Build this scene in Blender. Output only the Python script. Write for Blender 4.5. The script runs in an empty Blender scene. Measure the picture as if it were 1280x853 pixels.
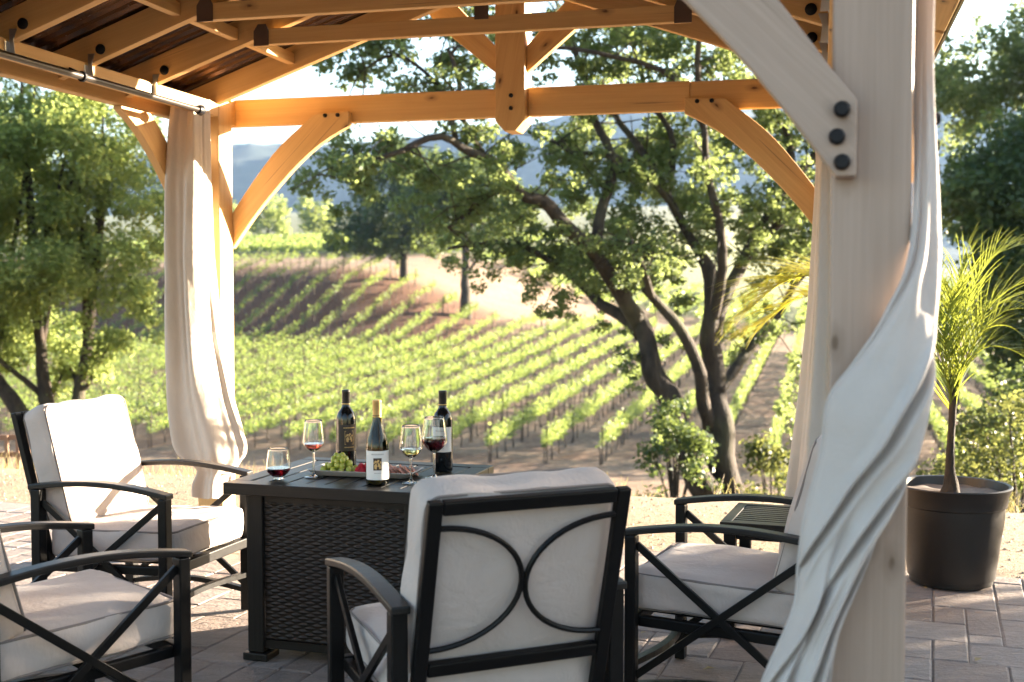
import bpy, bmesh, math, random
import numpy as np
from mathutils import Vector, Matrix, noise as mnoise

random.seed(7)
rng = np.random.default_rng(11)
S = bpy.context.scene
COL = S.collection
PI = math.pi

# ------------------------------------------------------------------ camera geometry
F, H = 1494.0, 1.35
PITCH = math.atan(68 / 1494)
CP, SP = math.cos(PITCH), math.sin(PITCH)


def at(px, py, Y):
    """the point seen at photo pixel (px, py) at world distance Y"""
    x, z = (px - 640) / F, (426.5 - py) / F
    d = Vector((x, CP + SP * z, -SP + CP * z))
    return Vector((0, 0, H)) + d * (Y / d.y)


# pavilion frame: a across, b away from the camera
U = Vector((.2498, .9683, 0))
V = Vector((.9683, -.2498, 0))
O = Vector((-.424, 4.157, 0))
GROT = math.atan2(V.y, V.x)
PAV = Matrix.Translation(O) @ Matrix.Rotation(GROT, 4, 'Z')


def G(a, b, z):
    return O + V * a + U * b + Vector((0, 0, z))


# ------------------------------------------------------------------ materials
def new_mat(name):
    m = bpy.data.materials.new(name)
    m.use_nodes = True
    nt = m.node_tree
    nt.nodes.clear()
    out = nt.nodes.new('ShaderNodeOutputMaterial')
    return m, nt, out


def N(nt, t, **kw):
    n = nt.nodes.new(t)
    for k, v in kw.items():
        if k in n.inputs:
            n.inputs[k].default_value = v
        else:
            setattr(n, k, v)
    return n


def L(nt, a, b):
    nt.links.new(a, b)


def ramp(nt, fac, stops):
    r = N(nt, 'ShaderNodeValToRGB')
    e = r.color_ramp.elements
    while len(e) < len(stops):
        e.new(.5)
    for i, (p, c) in enumerate(stops):
        e[i].position = p
        e[i].color = (*c, 1) if len(c) == 3 else c
    L(nt, fac, r.inputs[0])
    return r.outputs[0]


def mapped(nt, src, scale):
    m = N(nt, 'ShaderNodeMapping')
    m.inputs['Scale'].default_value = scale
    L(nt, src, m.inputs[0])
    return m.outputs[0]


def noise_tex(nt, vec, scale, detail=4, rough=.55, dist=0.0):
    n = N(nt, 'ShaderNodeTexNoise', Scale=scale, Detail=detail, Roughness=rough, Distortion=dist)
    L(nt, vec, n.inputs['Vector'])
    return n.outputs['Fac']


def mixc(nt, fac, a, b, mode='MIX'):
    m = N(nt, 'ShaderNodeMix', data_type='RGBA', blend_type=mode)
    for sock, v in ((m.inputs[0], fac), (m.inputs[6], a), (m.inputs[7], b)):
        if hasattr(v, 'is_linked') or hasattr(v, 'links'):
            L(nt, v, sock)
        elif isinstance(v, (int, float)):
            sock.default_value = v
        else:
            sock.default_value = (*v, 1) if len(v) == 3 else v
    return m.outputs[2]


def bump(nt, h, strength=.3, dist=.01):
    b = N(nt, 'ShaderNodeBump', Strength=strength, Distance=dist)
    L(nt, h, b.inputs['Height'])
    return b.outputs[0]


def principled(nt, out, color, rough=.6, **kw):
    p = N(nt, 'ShaderNodeBsdfPrincipled')
    if hasattr(color, 'links'):
        L(nt, color, p.inputs['Base Color'])
    else:
        p.inputs['Base Color'].default_value = (*color, 1)
    if hasattr(rough, 'links'):
        L(nt, rough, p.inputs['Roughness'])
    else:
        p.inputs['Roughness'].default_value = rough
    for k, v in kw.items():
        k = k.replace('_', ' ')
        if hasattr(v, 'links'):
            L(nt, v, p.inputs[k])
        else:
            p.inputs[k].default_value = v
    L(nt, p.outputs[0], out.inputs[0])
    return p


def mat_wood(name, c1, c2, knot):
    m, nt, out = new_mat(name)
    g = N(nt, 'ShaderNodeAttribute', attribute_name='grain').outputs['Vector']
    n1 = noise_tex(nt, mapped(nt, g, (1.1, 22, 22)), 1.0, 5, .6, .6)
    n2 = noise_tex(nt, mapped(nt, g, (2.5, 110, 110)), 1.0, 3, .6)
    n3 = noise_tex(nt, mapped(nt, g, (.9, 3, 3)), 1.0, 2, .5)
    c = ramp(nt, n1, [(.30, c2), (.62, c1)])
    c = mixc(nt, .42, c, ramp(nt, n2, [(.35, c2), (.65, c1)]))
    c = mixc(nt, ramp(nt, n3, [(.35, (0, 0, 0)), (.75, (.45,) * 3)]), c, tuple(v * .78 for v in c1))
    v = N(nt, 'ShaderNodeTexVoronoi', Scale=1.0, voronoi_dimensions='2D')
    sx = N(nt, 'ShaderNodeSeparateXYZ')
    L(nt, mapped(nt, g, (3.0, 6.5, 6.5)), sx.inputs[0])
    yz = N(nt, 'ShaderNodeMath', operation='ADD')
    L(nt, sx.outputs[1], yz.inputs[0])
    L(nt, sx.outputs[2], yz.inputs[1])
    cx = N(nt, 'ShaderNodeCombineXYZ')
    L(nt, sx.outputs[0], cx.inputs[0])
    L(nt, yz.outputs[0], cx.inputs[1])
    L(nt, cx.outputs[0], v.inputs['Vector'])
    wob = noise_tex(nt, mapped(nt, g, (40, 60, 60)), 1.0, 2)
    d = N(nt, 'ShaderNodeMath', operation='MULTIPLY_ADD')
    L(nt, wob, d.inputs[0])
    d.inputs[1].default_value = .07
    L(nt, v.outputs['Distance'], d.inputs[2])
    pick = N(nt, 'ShaderNodeSeparateColor')
    L(nt, v.outputs['Color'], pick.inputs[0])
    keep = N(nt, 'ShaderNodeMath', operation='GREATER_THAN')
    L(nt, pick.outputs[0], keep.inputs[0])
    keep.inputs[1].default_value = .55
    kn = ramp(nt, d.outputs[0], [(.05, (1, 1, 1)), (.085, (.40,) * 3), (.18, (0, 0, 0))])
    km = N(nt, 'ShaderNodeMath', operation='MULTIPLY')
    L(nt, kn, km.inputs[0])
    L(nt, keep.outputs[0], km.inputs[1])
    c = mixc(nt, km.outputs[0], c, knot)
    n4 = noise_tex(nt, mapped(nt, g, (1.3, 70, 70)), 1.0, 2, .4)
    c = mixc(nt, ramp(nt, n4, [(.70, (0, 0, 0)), (.74, (.55,) * 3)]), c, tuple(v_ * .8 for v_ in knot))
    principled(nt, out, c, .58, Normal=bump(nt, n2, .25, .004))
    return m


def mat_cloth(name, col, trans=.25, weave=900, wr=.4):
    m, nt, out = new_mat(name)
    tc = N(nt, 'ShaderNodeTexCoord').outputs['Object']
    w = noise_tex(nt, mapped(nt, tc, (weave, weave, weave)), 1.0, 2)
    big = noise_tex(nt, tc, 7, 4, .6, .4)
    c = ramp(nt, big, [(.3, tuple(x * .93 for x in col)), (.7, col)])
    b1 = bump(nt, big, wr, .02)
    b = N(nt, 'ShaderNodeBump', Strength=.18, Distance=.002)
    L(nt, w, b.inputs['Height'])
    L(nt, b1, b.inputs['Normal'])
    wk = noise_tex(nt, mapped(nt, tc, (26, 26, 9)), 1.0, 5, .6, 1.2)
    bw = N(nt, 'ShaderNodeBump', Strength=.30, Distance=.006)
    L(nt, wk, bw.inputs['Height'])
    L(nt, b.outputs[0], bw.inputs['Normal'])
    p = principled(nt, out, c, .9, Normal=bw.outputs[0], Sheen_Weight=.15)
    if trans:
        t = N(nt, 'ShaderNodeBsdfTranslucent')
        L(nt, c, t.inputs[0])
        mx = N(nt, 'ShaderNodeMixShader')
        mx.inputs[0].default_value = trans
        L(nt, p.outputs[0], mx.inputs[1])
        L(nt, t.outputs[0], mx.inputs[2])
        L(nt, mx.outputs[0], out.inputs[0])
    return m


def mat_paint(name, col, rough=.4, var=.25, scale=60, metallic=0.0, bmp=.05):
    m, nt, out = new_mat(name)
    tc = N(nt, 'ShaderNodeTexCoord').outputs['Object']
    n = noise_tex(nt, tc, scale, 4)
    n2 = noise_tex(nt, tc, scale * .12, 3)
    c = ramp(nt, n2, [(.3, tuple(x * (1 - var) for x in col)), (.7, tuple(x * (1 + var) for x in col))])
    r = N(nt, 'ShaderNodeMapRange')
    L(nt, n, r.inputs[0])
    r.inputs[3].default_value = rough * .8
    r.inputs[4].default_value = min(1, rough * 1.3)
    principled(nt, out, c, r.outputs[0], Metallic=metallic, Normal=bump(nt, n, bmp, .003))
    return m


def mat_brushed(name, col):
    m, nt, out = new_mat(name)
    g = N(nt, 'ShaderNodeAttribute', attribute_name='grain').outputs['Vector']
    n = noise_tex(nt, mapped(nt, g, (3, 160, 160)), 1.0, 4, .65)
    c = ramp(nt, n, [(.3, tuple(x * .6 for x in col)), (.7, tuple(x * 1.5 for x in col))])
    principled(nt, out, c, .38, Normal=bump(nt, n, .15, .002))
    return m


def mat_leaf(name, dark, light, yellow, trans=.45, gloss=.35):
    m, nt, out = new_mat(name)
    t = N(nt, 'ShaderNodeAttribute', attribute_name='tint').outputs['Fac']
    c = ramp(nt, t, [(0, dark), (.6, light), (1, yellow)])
    p = principled(nt, out, c, .5)
    p.inputs['Specular IOR Level'].default_value = gloss
    tr = N(nt, 'ShaderNodeBsdfTranslucent')
    tc = mixc(nt, .55, c, tuple(min(1, v * 2.6) for v in (yellow[0], yellow[1], yellow[2] * .85)))
    L(nt, tc, tr.inputs[0])
    mx = N(nt, 'ShaderNodeMixShader')
    mx.inputs[0].default_value = trans
    L(nt, p.outputs[0], mx.inputs[1])
    L(nt, tr.outputs[0], mx.inputs[2])
    L(nt, mx.outputs[0], out.inputs[0])
    return m


def mat_bark(name, c1, c2):
    m, nt, out = new_mat(name)
    tc = N(nt, 'ShaderNodeTexCoord').outputs['Object']
    n = noise_tex(nt, mapped(nt, tc, (9, 9, 2.2)), 1.0, 6, .65, .7)
    n2 = noise_tex(nt, tc, 1.3, 3)
    c = ramp(nt, n, [(.35, c2), (.65, c1)])
    c = mixc(nt, ramp(nt, n2, [(.5, (0, 0, 0)), (.75, (.5,) * 3)]), c, (.10, .10, .045))
    principled(nt, out, c, .9, Normal=bump(nt, n, .9, .06))
    return m


def mat_glass(name, col=(1, 1, 1), rough=0.0):
    m, nt, out = new_mat(name)
    p = principled(nt, out, col, rough, IOR=1.45)
    p.inputs['Transmission Weight'].default_value = 1
    return m


M = {}
M['wood'] = mat_wood('cedar', (.68, .42, .170), (.53, .30, .105), (.10, .038, .014))
M['wood_near'] = mat_wood('cedar_grey_tan', (.41, .30, .235), (.31, .22, .165), (.15, .095, .06))  # greyer, less orange cedar tone for the near post and its brace
M['curtain'] = mat_cloth('curtain_cloth', (.60, .52, .445), .10)
M['curtain_white'] = mat_cloth('white_curtain_cloth', (.56, .505, .468), .14)
M['cushion'] = mat_cloth('cushion_cloth', (.50, .425, .385), 0, 1000, .55)
M['piping'] = mat_cloth('cushion_piping', (.20, .165, .15), 0)
M['frame'] = mat_paint('dark_frame_paint', (.0036, .0035, .0037), .38)
M['frame_br'] = mat_brushed('brushed_bronze_paint', (.009, .008, .0075))
M['table'] = mat_brushed('table_paint', (.011, .0092, .0082))
M['roof'] = mat_paint('brown_roof_metal', (.15, .085, .055), .24, .2, 30, .9)
M['black'] = mat_paint('black_bolt', (.005, .005, .007), .45)
M['plate'] = mat_paint('brown_plate_metal', (.075, .042, .028), .5)
M['zinc'] = mat_paint('zinc_strap', (.45, .45, .47), .35, .1, 60, .9)
M['steel_rod'] = mat_paint('dark_bronze_rod', (.05, .042, .036), .33, .1, 90, .55)
M['pot'] = mat_paint('brown_pot_plastic', (.0125, .0088, .0072), .42, .15)
M['oakleaf'] = mat_leaf('oak_leaves', (.031, .064, .026), (.075, .122, .045), (.19, .225, .085), .49)
M['darkleaf'] = mat_leaf('dark_oak_leaves', (.028, .060, .030), (.054, .098, .036), (.125, .155, .045), .38)
M['paleleaf'] = mat_leaf('pale_leaves', (.070, .122, .040), (.130, .185, .062), (.23, .26, .092), .60)
M['vineleaf'] = mat_leaf('vine_leaves', (.044, .098, .024), (.092, .150, .038), (.20, .24, .070), .43)
M['brush'] = mat_leaf('brush_leaves', (.038, .064, .020), (.072, .100, .030), (.15, .155, .05), .40)
M['palmleaf'] = mat_leaf('palm_leaves', (.032, .080, .012), (.070, .125, .018), (.19, .20, .03), .34)
M['palm_backlit'] = mat_leaf('backlit_palm_leaves', (.10, .13, .015), (.22, .24, .025), (.40, .37, .05), .42)  # palm leaves with the yellow glow of backlight put into their colour
M['bark'] = mat_bark('oak_bark', (.052, .036, .025), (.015, .011, .009))
M['vinewood'] = mat_bark('vine_wood', (.10, .075, .055), (.04, .03, .024))
M['fencewood'] = mat_wood('fence_wood', (.26, .15, .09), (.18, .10, .06), (.06, .03, .02))
for k_, sp_ in (('frame', .22), ('black', .22), ('table', .27), ('frame_br', .34)):
    for n_ in M[k_].node_tree.nodes:
        if n_.type == 'BSDF_PRINCIPLED':
            n_.inputs['Specular IOR Level'].default_value = sp_
M['glass'] = mat_glass('clear_glass', (.98, .985, .98))
M['redwine'] = mat_glass('red_wine', (.030, .001, .003))
M['rosewine'] = mat_glass('rose_wine', (.72, .16, .14))
M['whitewine'] = mat_glass('white_wine', (.86, .76, .40))
M['bottle'] = mat_paint('dark_bottle_glass', (.006, .007, .008), .06, .1, 3, 0, 0)
M['amberglass'] = mat_glass('olive_bottle_glass', (.13, .11, .03), .01)
M['foil_black'] = mat_paint('black_foil', (.016, .013, .012), .35, .2, 30, .3)
M['foil_gold'] = mat_paint('gold_foil', (.50, .33, .13), .42, .12, 60, .55)
M['label_white'] = mat_paint('white_label_paper', (.74, .72, .69), .7, .02)
M['label_dark'] = mat_paint('brown_label_paper', (.045, .030, .020), .6, .2)
M['label_black'] = mat_paint('emblem_ground', (.055, .030, .020), .6, .3)
M['gold'] = mat_paint('gold_print', (.60, .38, .14), .45, .2, 120)
M['greyink'] = mat_paint('grey_print', (.42, .40, .38), .7)
M['tray'] = mat_paint('grey_tray_glaze', (.46, .43, .40), .3, .1)
M['berry'] = mat_paint('red_berry', (.52, .020, .045), .45, .25, 40, 0, .6)
M['cracker'] = mat_paint('salami_pink', (.50, .22, .16), .6, .3, 60, 0, .3)


def mat_grape():
    m, nt, out = new_mat('green_grape')
    tc = N(nt, 'ShaderNodeTexCoord').outputs['Object']
    n = noise_tex(nt, tc, 40, 3)
    c = ramp(nt, n, [(.35, (.40, .46, .06)), (.7, (.58, .58, .13))])
    p = principled(nt, out, c, .28)
    p.inputs['Subsurface Weight'].default_value = .5
    p.inputs['Subsurface Radius'].default_value = (.01, .012, .004)
    return m


M['grape'] = mat_grape()


def mat_paver():
    m, nt, out = new_mat('stone_pavers')
    geo = N(nt, 'ShaderNodeNewGeometry').outputs['Position']
    t = N(nt, 'ShaderNodeAttribute', attribute_name='tint').outputs['Fac']
    c = ramp(nt, t, [(0, (.215, .163, .140)), (.35, (.262, .210, .182)), (.7, (.29, .242, .216)), (1, (.235, .198, .182))])
    n = noise_tex(nt, mapped(nt, geo, (1, 2.4, 1)), 8, 7, .7, .8)
    n2 = noise_tex(nt, geo, 55, 4, .6)
    c = mixc(nt, ramp(nt, n, [(.3, (.55,) * 3), (.6, (0, 0, 0))]), c, (.15, .115, .10))
    c = mixc(nt, ramp(nt, n2, [(.55, (0, 0, 0)), (.8, (.35,) * 3)]), c, (.42, .37, .34))
    add = N(nt, 'ShaderNodeMath', operation='MULTIPLY_ADD')
    L(nt, n2, add.inputs[0])
    add.inputs[1].default_value = .4
    L(nt, n, add.inputs[2])
    principled(nt, out, c, .72, Normal=bump(nt, add.outputs[0], .9, .016))
    return m


M['paver'] = mat_paver()


def mat_sandjoint():
    m, nt, out = new_mat('joint_sand')
    geo = N(nt, 'ShaderNodeNewGeometry').outputs['Position']
    n = noise_tex(nt, geo, 30, 4)
    principled(nt, out, ramp(nt, n, [(.3, (.10, .075, .062)), (.7, (.19, .15, .125))]), .95)
    return m


M['joint'] = mat_sandjoint()


def mat_ground():
    m, nt, out = new_mat('dry_ground')
    geo = N(nt, 'ShaderNodeNewGeometry').outputs['Position']
    z = N(nt, 'ShaderNodeAttribute', attribute_name='zone')
    sep = N(nt, 'ShaderNodeSeparateColor')
    L(nt, z.outputs['Color'], sep.inputs[0])
    n1 = noise_tex(nt, geo, .35, 6, .65)
    n2 = noise_tex(nt, geo, 3.0, 6, .65)
    n3 = noise_tex(nt, geo, 38, 5, .7)
    dry = ramp(nt, n2, [(.3, (.125, .078, .046)), (.5, (.195, .130, .080)), (.72, (.29, .205, .128))])
    soil = ramp(nt, n2, [(.3, (.085, .032, .015)), (.7, (.150, .066, .034))])
    sand = ramp(nt, n3, [(.25, (.165, .112, .070)), (.5, (.255, .188, .122)), (.75, (.37, .288, .205))])
    sand = mixc(nt, ramp(nt, n2, [(.52, (0, 0, 0)), (.75, (.6,) * 3)]), sand, (.30, .22, .145))
    grass = ramp(nt, n2, [(.3, (.05, .075, .02)), (.7, (.10, .12, .035))])
    c = mixc(nt, ramp(nt, n1, [(.42, (0, 0, 0)), (.62, (.55,) * 3)]), dry, soil)
    c = mixc(nt, sep.outputs[0], c, soil)
    c = mixc(nt, sep.outputs[1], c, sand)
    c = mixc(nt, sep.outputs[2], c, grass)
    mm = N(nt, 'ShaderNodeMath', operation='ADD')
    L(nt, n2, mm.inputs[0])
    L(nt, n3, mm.inputs[1])
    principled(nt, out, c, .95, Normal=bump(nt, mm.outputs[0], .7, .05))
    return m


M['ground'] = mat_ground()


def mat_hill():
    m, nt, out = new_mat('wooded_hills')
    geo = N(nt, 'ShaderNodeNewGeometry').outputs['Position']
    n = noise_tex(nt, geo, .012, 8, .65)
    n2 = noise_tex(nt, geo, .0035, 4)
    c = ramp(nt, n, [(.38, (.012, .028, .022)), (.56, (.030, .052, .036)), (.72, (.085, .090, .060))])
    c = mixc(nt, ramp(nt, n2, [(.5, (0, 0, 0)), (.7, (.5,) * 3)]), c, (.03, .05, .035))
    principled(nt, out, c, .95)
    return m


M['hill'] = mat_hill()


# ------------------------------------------------------------------ mesh helpers
class MB:
    def __init__(s):
        s.v, s.f, s.g = [], [], []

    def add(s, vs, fs, gs=None):
        o = len(s.v)
        s.v += [tuple(v) for v in vs]
        s.g += gs if gs else [tuple(v) for v in vs]
        s.f += [tuple(i + o for i in f) for f in fs]

    def bar(s, p0, p1, w, h, up=(0, 0, 1)):
        """a rectangular bar from p0 to p1: w across, h along 'up'"""
        p0, p1 = Vector(p0), Vector(p1)
        d = (p1 - p0)
        ln = d.length
        d.normalize()
        up = Vector(up)
        x = d.cross(up)
        if x.length < 1e-4:
            x = d.cross(Vector((1, 0, 0)))
        x.normalize()
        y = x.cross(d).normalized()
        vs, gs = [], []
        r = random.uniform(0, 40)
        for t, p in ((0, p0), (ln, p1)):
            for sx, sy in ((-1, -1), (1, -1), (1, 1), (-1, 1)):
                vs.append(p + x * (sx * w / 2) + y * (sy * h / 2))
                gs.append((t + r, sx * w / 2 + r, sy * h / 2 + r * .7))
        s.add(vs, [(3, 2, 1, 0), (4, 5, 6, 7), (0, 1, 5, 4), (1, 2, 6, 5), (2, 3, 7, 6), (3, 0, 4, 7)], gs)

    def box(s, c, size, axis=0):
        c = Vector(c)
        hx, hy, hz = (v / 2 for v in size)
        if axis == 0:
            s.bar(c - Vector((hx, 0, 0)), c + Vector((hx, 0, 0)), size[1], size[2])
        elif axis == 1:
            s.bar(c - Vector((0, hy, 0)), c + Vector((0, hy, 0)), size[0], size[2])
        else:
            s.bar(c - Vector((0, 0, hz)), c + Vector((0, 0, hz)), size[1], size[0], (1, 0, 0))

    def prism(s, pts, fn, t0, t1):
        """extrude outline pts [(x,y)] between t0 and t1; fn(x,y,t) -> xyz"""
        n = len(pts)
        r = random.uniform(0, 40)
        i0 = max(range(n), key=lambda i: (Vector(pts[i]) - Vector(pts[0])).length)
        dx = (Vector(pts[i0]) - Vector(pts[0])).normalized()
        vs, gs = [], []
        for t in (t0, t1):
            for p in pts:
                vs.append(fn(p[0], p[1], t))
                q = Vector(p)
                gs.append((q.dot(dx) + r, q.x * -dx.y + q.y * dx.x + r, t + r * .5))
        fs = [tuple(range(n))[::-1], tuple(range(n, 2 * n))]
        fs += [(i, (i + 1) % n, n + (i + 1) % n, n + i) for i in range(n)]
        s.add(vs, fs, gs)

    def tube(s, pts, rad, n=10, cap=True):
        pts = [Vector(p) for p in pts]
        if isinstance(rad, (int, float)):
            rad = [rad] * len(pts)
        o = []
        prev = None
        ln = 0
        gs = []
        for i, p in enumerate(pts):
            d = (pts[min(i + 1, len(pts) - 1)] - pts[max(i - 1, 0)]).normalized()
            if prev is None:
                prev = d.cross(Vector((0, 0, 1)))
                if prev.length < .05:
                    prev = d.cross(Vector((1, 0, 0)))
            prev = (prev - d * prev.dot(d)).normalized()
            y = d.cross(prev)
            if i:
                ln += (p - pts[i - 1]).length
            for k in range(n):
                a = 2 * PI * k / n
                o.append(p + (prev * math.cos(a) + y * math.sin(a)) * rad[i])
                gs.append((ln, rad[i] * math.cos(a), rad[i] * math.sin(a)))
        fs = []
        for i in range(len(pts) - 1):
            for k in range(n):
                a, b = i * n + k, i * n + (k + 1) % n
                fs.append((a, b, b + n, a + n))
        if cap:
            fs.append(tuple(range(n))[::-1])
            fs.append(tuple(range((len(pts) - 1) * n, len(pts) * n)))
        s.add(o, fs, gs)

    def lathe(s, prof, n=40, c=(0, 0, 0), closed=False):
        vs, fs = [], []
        for r, z in prof:
            for k in range(n):
                a = 2 * PI * k / n
                vs.append((c[0] + r * math.cos(a), c[1] + r * math.sin(a), c[2] + z))
        m = len(prof)
        for i in range(m if closed else m - 1):
            j = (i + 1) % m
            for k in range(n):
                k2 = (k + 1) % n
                fs.append((i * n + k, i * n + k2, j * n + k2, j * n + k))
        s.add(vs, fs)

    def ball(s, c, r, n=10, sc=(1, 1, 1)):
        prof = [(max(1e-5, r * math.sin(PI * i / n)), -r * math.cos(PI * i / n)) for i in range(n + 1)]
        o = len(s.v)
        s.lathe(prof, n * 2 - 4, (0, 0, 0))
        for i in range(o, len(s.v)):
            v = s.v[i]
            s.v[i] = (c[0] + v[0] * sc[0], c[1] + v[1] * sc[1], c[2] + v[2] * sc[2])

    def disc_bolt(s, c, nrm, r, h=.012):
        c, nrm = Vector(c), Vector(nrm).normalized()
        s.tube([c - nrm * .002, c + nrm * h * .55, c + nrm * h], [r, r, r * .72], 16)

    def build(s, name, mat, parent=None, smooth=False, bevel=0, world=None, angle=40):
        me = bpy.data.meshes.new(name)
        me.from_pydata(s.v, [], s.f)
        at_ = me.attributes.new('grain', 'FLOAT_VECTOR', 'POINT')
        at_.data.foreach_set('vector', np.array(s.g, dtype=np.float32).ravel())
        bm = bmesh.new()
        bm.from_mesh(me)
        bmesh.ops.recalc_face_normals(bm, faces=bm.faces)
        bm.to_mesh(me)
        bm.free()
        me.materials.append(mat)
        if smooth:
            me.shade_smooth()
            if angle:
                me.set_sharp_from_angle(angle=math.radians(angle))
        o = bpy.data.objects.new(name, me)
        COL.objects.link(o)
        if parent:
            o.parent = parent
        if world is not None:
            o.matrix_world = world
        if bevel:
            b = o.modifiers.new('bevel', 'BEVEL')
            b.width = bevel
            b.segments = 2
            b.limit_method = 'ANGLE'
            b.harden_normals = False
        return o


def quads_obj(name, verts, mat, tint=None, parent=None, smooth=False):
    """verts: (n,4,3) array -> a mesh of n loose quads"""
    n = len(verts)
    me = bpy.data.meshes.new(name)
    me.vertices.add(n * 4)
    me.vertices.foreach_set('co', verts.astype(np.float32).ravel())
    me.loops.add(n * 4)
    me.loops.foreach_set('vertex_index', np.arange(n * 4, dtype=np.int32))
    me.polygons.add(n)
    me.polygons.foreach_set('loop_start', np.arange(0, n * 4, 4, dtype=np.int32))
    if tint is not None:
        a = me.attributes.new('tint', 'FLOAT', 'FACE')
        a.data.foreach_set('value', tint.astype(np.float32))
    me.update()
    me.validate()
    me.materials.append(mat)
    o = bpy.data.objects.new(name, me)
    COL.objects.link(o)
    if parent:
        o.parent = parent
    return o


def leaves(pts, size, up=.35, droop=0.0, aspect=.62, out=None):
    """diamond shaped leaves at pts (n,3); size scalar or (n,)"""
    n = len(pts)
    size = np.broadcast_to(np.asarray(size, float), (n,)) * rng.uniform(.5, 1.45, n)
    nr = rng.normal(size=(n, 3))
    nr[:, 2] = np.abs(nr[:, 2]) + up
    if out is not None:
        nr += out * .8
    nr /= np.linalg.norm(nr, axis=1)[:, None]
    t = rng.normal(size=(n, 3))
    t[:, 2] -= droop
    t -= nr * (t * nr).sum(1)[:, None]
    t /= np.linalg.norm(t, axis=1)[:, None]
    b = np.cross(nr, t)
    s = size[:, None]
    fold = nr * s * .12
    return np.stack([pts - t * s * .5, pts + b * s * aspect * .5 + fold, pts + t * s * .5, pts - b * s * aspect * .5 + fold], 1)


def tag(o, label, cat, group=None, kind=None):
    if label:
        o['label'] = label
    if cat:
        o['category'] = cat
    if group:
        o['group'] = group
    if kind:
        o['kind'] = kind
    return o


def thing(name, label, cat, loc=(0, 0, 0), rz=0.0, group=None):
    o = bpy.data.objects.new(name, None)
    o.empty_display_size = .1
    COL.objects.link(o)
    o.matrix_world = Matrix.Translation(Vector(loc)) @ Matrix.Rotation(rz, 4, 'Z')
    o.location = loc
    o.rotation_euler = (0, 0, rz)
    return tag(o, label, cat, group)


def copy_tree(o, parent=None):
    c = o.copy()
    COL.objects.link(c)
    c.parent = parent
    for ch in list(o.children):
        copy_tree(ch, c)
    return c


def catmull(pts, n):
    pts = [Vector(p) for p in pts]
    P = [pts[0]] + pts + [pts[-1]]
    out = []
    m = len(pts) - 1
    for i in range(n + 1):
        u = min(i / n * m, m - 1e-6)
        k = int(u)
        t = u - k
        a, b, c, d = P[k], P[k + 1], P[k + 2], P[k + 3]
        out.append(.5 * ((2 * b) + (c - a) * t + (2 * a - 5 * b + 4 * c - d) * t * t + (3 * b - a - 3 * c + d) * t ** 3))
    return out


def sstep(a, b, x):
    t = np.clip((x - a) / (b - a), 0, 1)
    return t * t * (3 - 2 * t)


# ------------------------------------------------------------------ terrain
def terrain(s, t):
    """height at s (away from the camera) and t (to the right), pavilion axes"""
    s, t = np.asarray(s, float), np.asarray(t, float)
    h = np.interp(s, [-80, 7.2, 8.0, 12, 18, 30, 42, 50, 60], [0, 0, -.05, -.82, -2.0, -4.3, -6.15, -6.6, -6.6])
    r = np.interp(t, [-60, -34, -27, 0, 40], [.062, .060, .052, .026, .012])
    h = h + np.clip(s - 52, 0, None) * r
    k = np.interp(t, [-200, -47, -42, -36, -33, -29, -24, -17], [6.3, 6.2, 5.6, 4.0, 2.7, 1.6, .6, 0])
    h = h + k * sstep(91, 115, s)
    h = h + np.clip(s - 260, 0, 900) * .012
    return h - .012


def st(P):
    return P[0] * U.x + P[1] * U.y, P[0] * V.x + P[1] * V.y


def ground_z(x, y):
    s, t = st((x, y))
    return float(terrain(s, t))


def build_ground():
    sl = np.concatenate([np.arange(-24, 4, 4), np.arange(4, 60, .75), np.arange(60, 150, 1.5), np.arange(150, 300, 6), np.geomspace(300, 2600, 14)])
    tl = np.concatenate([-np.geomspace(1000, 110, 9), np.arange(-100, -8, 1.7), np.arange(-8, 8, .8), np.arange(8, 60, 1.7), np.geomspace(62, 1000, 11)])
    SS, TT = np.meshgrid(sl, tl, indexing='ij')
    Z = terrain(SS, TT)
    Z += (SS > 9) * sstep(9, 14, SS) * (rng.normal(size=Z.shape) * .035)
    X = SS * U.x + TT * V.x
    Y = SS * U.y + TT * V.y
    ns, ntt = SS.shape
    verts = np.stack([X, Y, Z], -1).reshape(-1, 3)
    idx = np.arange(ns * ntt).reshape(ns, ntt)
    q = np.stack([idx[:-1, :-1], idx[:-1, 1:], idx[1:, 1:], idx[1:, :-1]], -1).reshape(-1, 4)
    me = bpy.data.meshes.new('ground')
    me.from_pydata(verts.tolist(), [], q.tolist())
    zone = np.zeros((ns, ntt, 4), np.float32)
    zone[..., 3] = 1
    # bare reddish soil on the tilled knoll, sandy track over its top and round the patio
    zone[..., 0] = sstep(91, 95, SS) * (1 - sstep(111, 115, SS)) * (1 - sstep(-31, -28, TT)) * .95
    tr = sstep(108, 114, SS + .25 * (TT + 30)) * (1 - sstep(136, 142, SS)) * sstep(-52, -46, TT) * (1 - sstep(-4, 4, TT))
    zone[..., 1] = np.maximum(1 - sstep(8.2, 10, SS), tr * .25)
    zone[..., 2] = sstep(145, 160, SS) * .9
    zone[..., 2] = np.maximum(zone[..., 2], sstep(9, 12, SS) * (1 - sstep(24, 34, SS)) * .35)
    a = me.attributes.new('zone', 'FLOAT_COLOR', 'POINT')
    a.data.foreach_set('color', zone.ravel())
    me.materials.append(M['ground'])
    me.shade_smooth()
    o = bpy.data.objects.new('ground', me)
    COL.objects.link(o)
    o['kind'] = 'structure'


build_ground()


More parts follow.
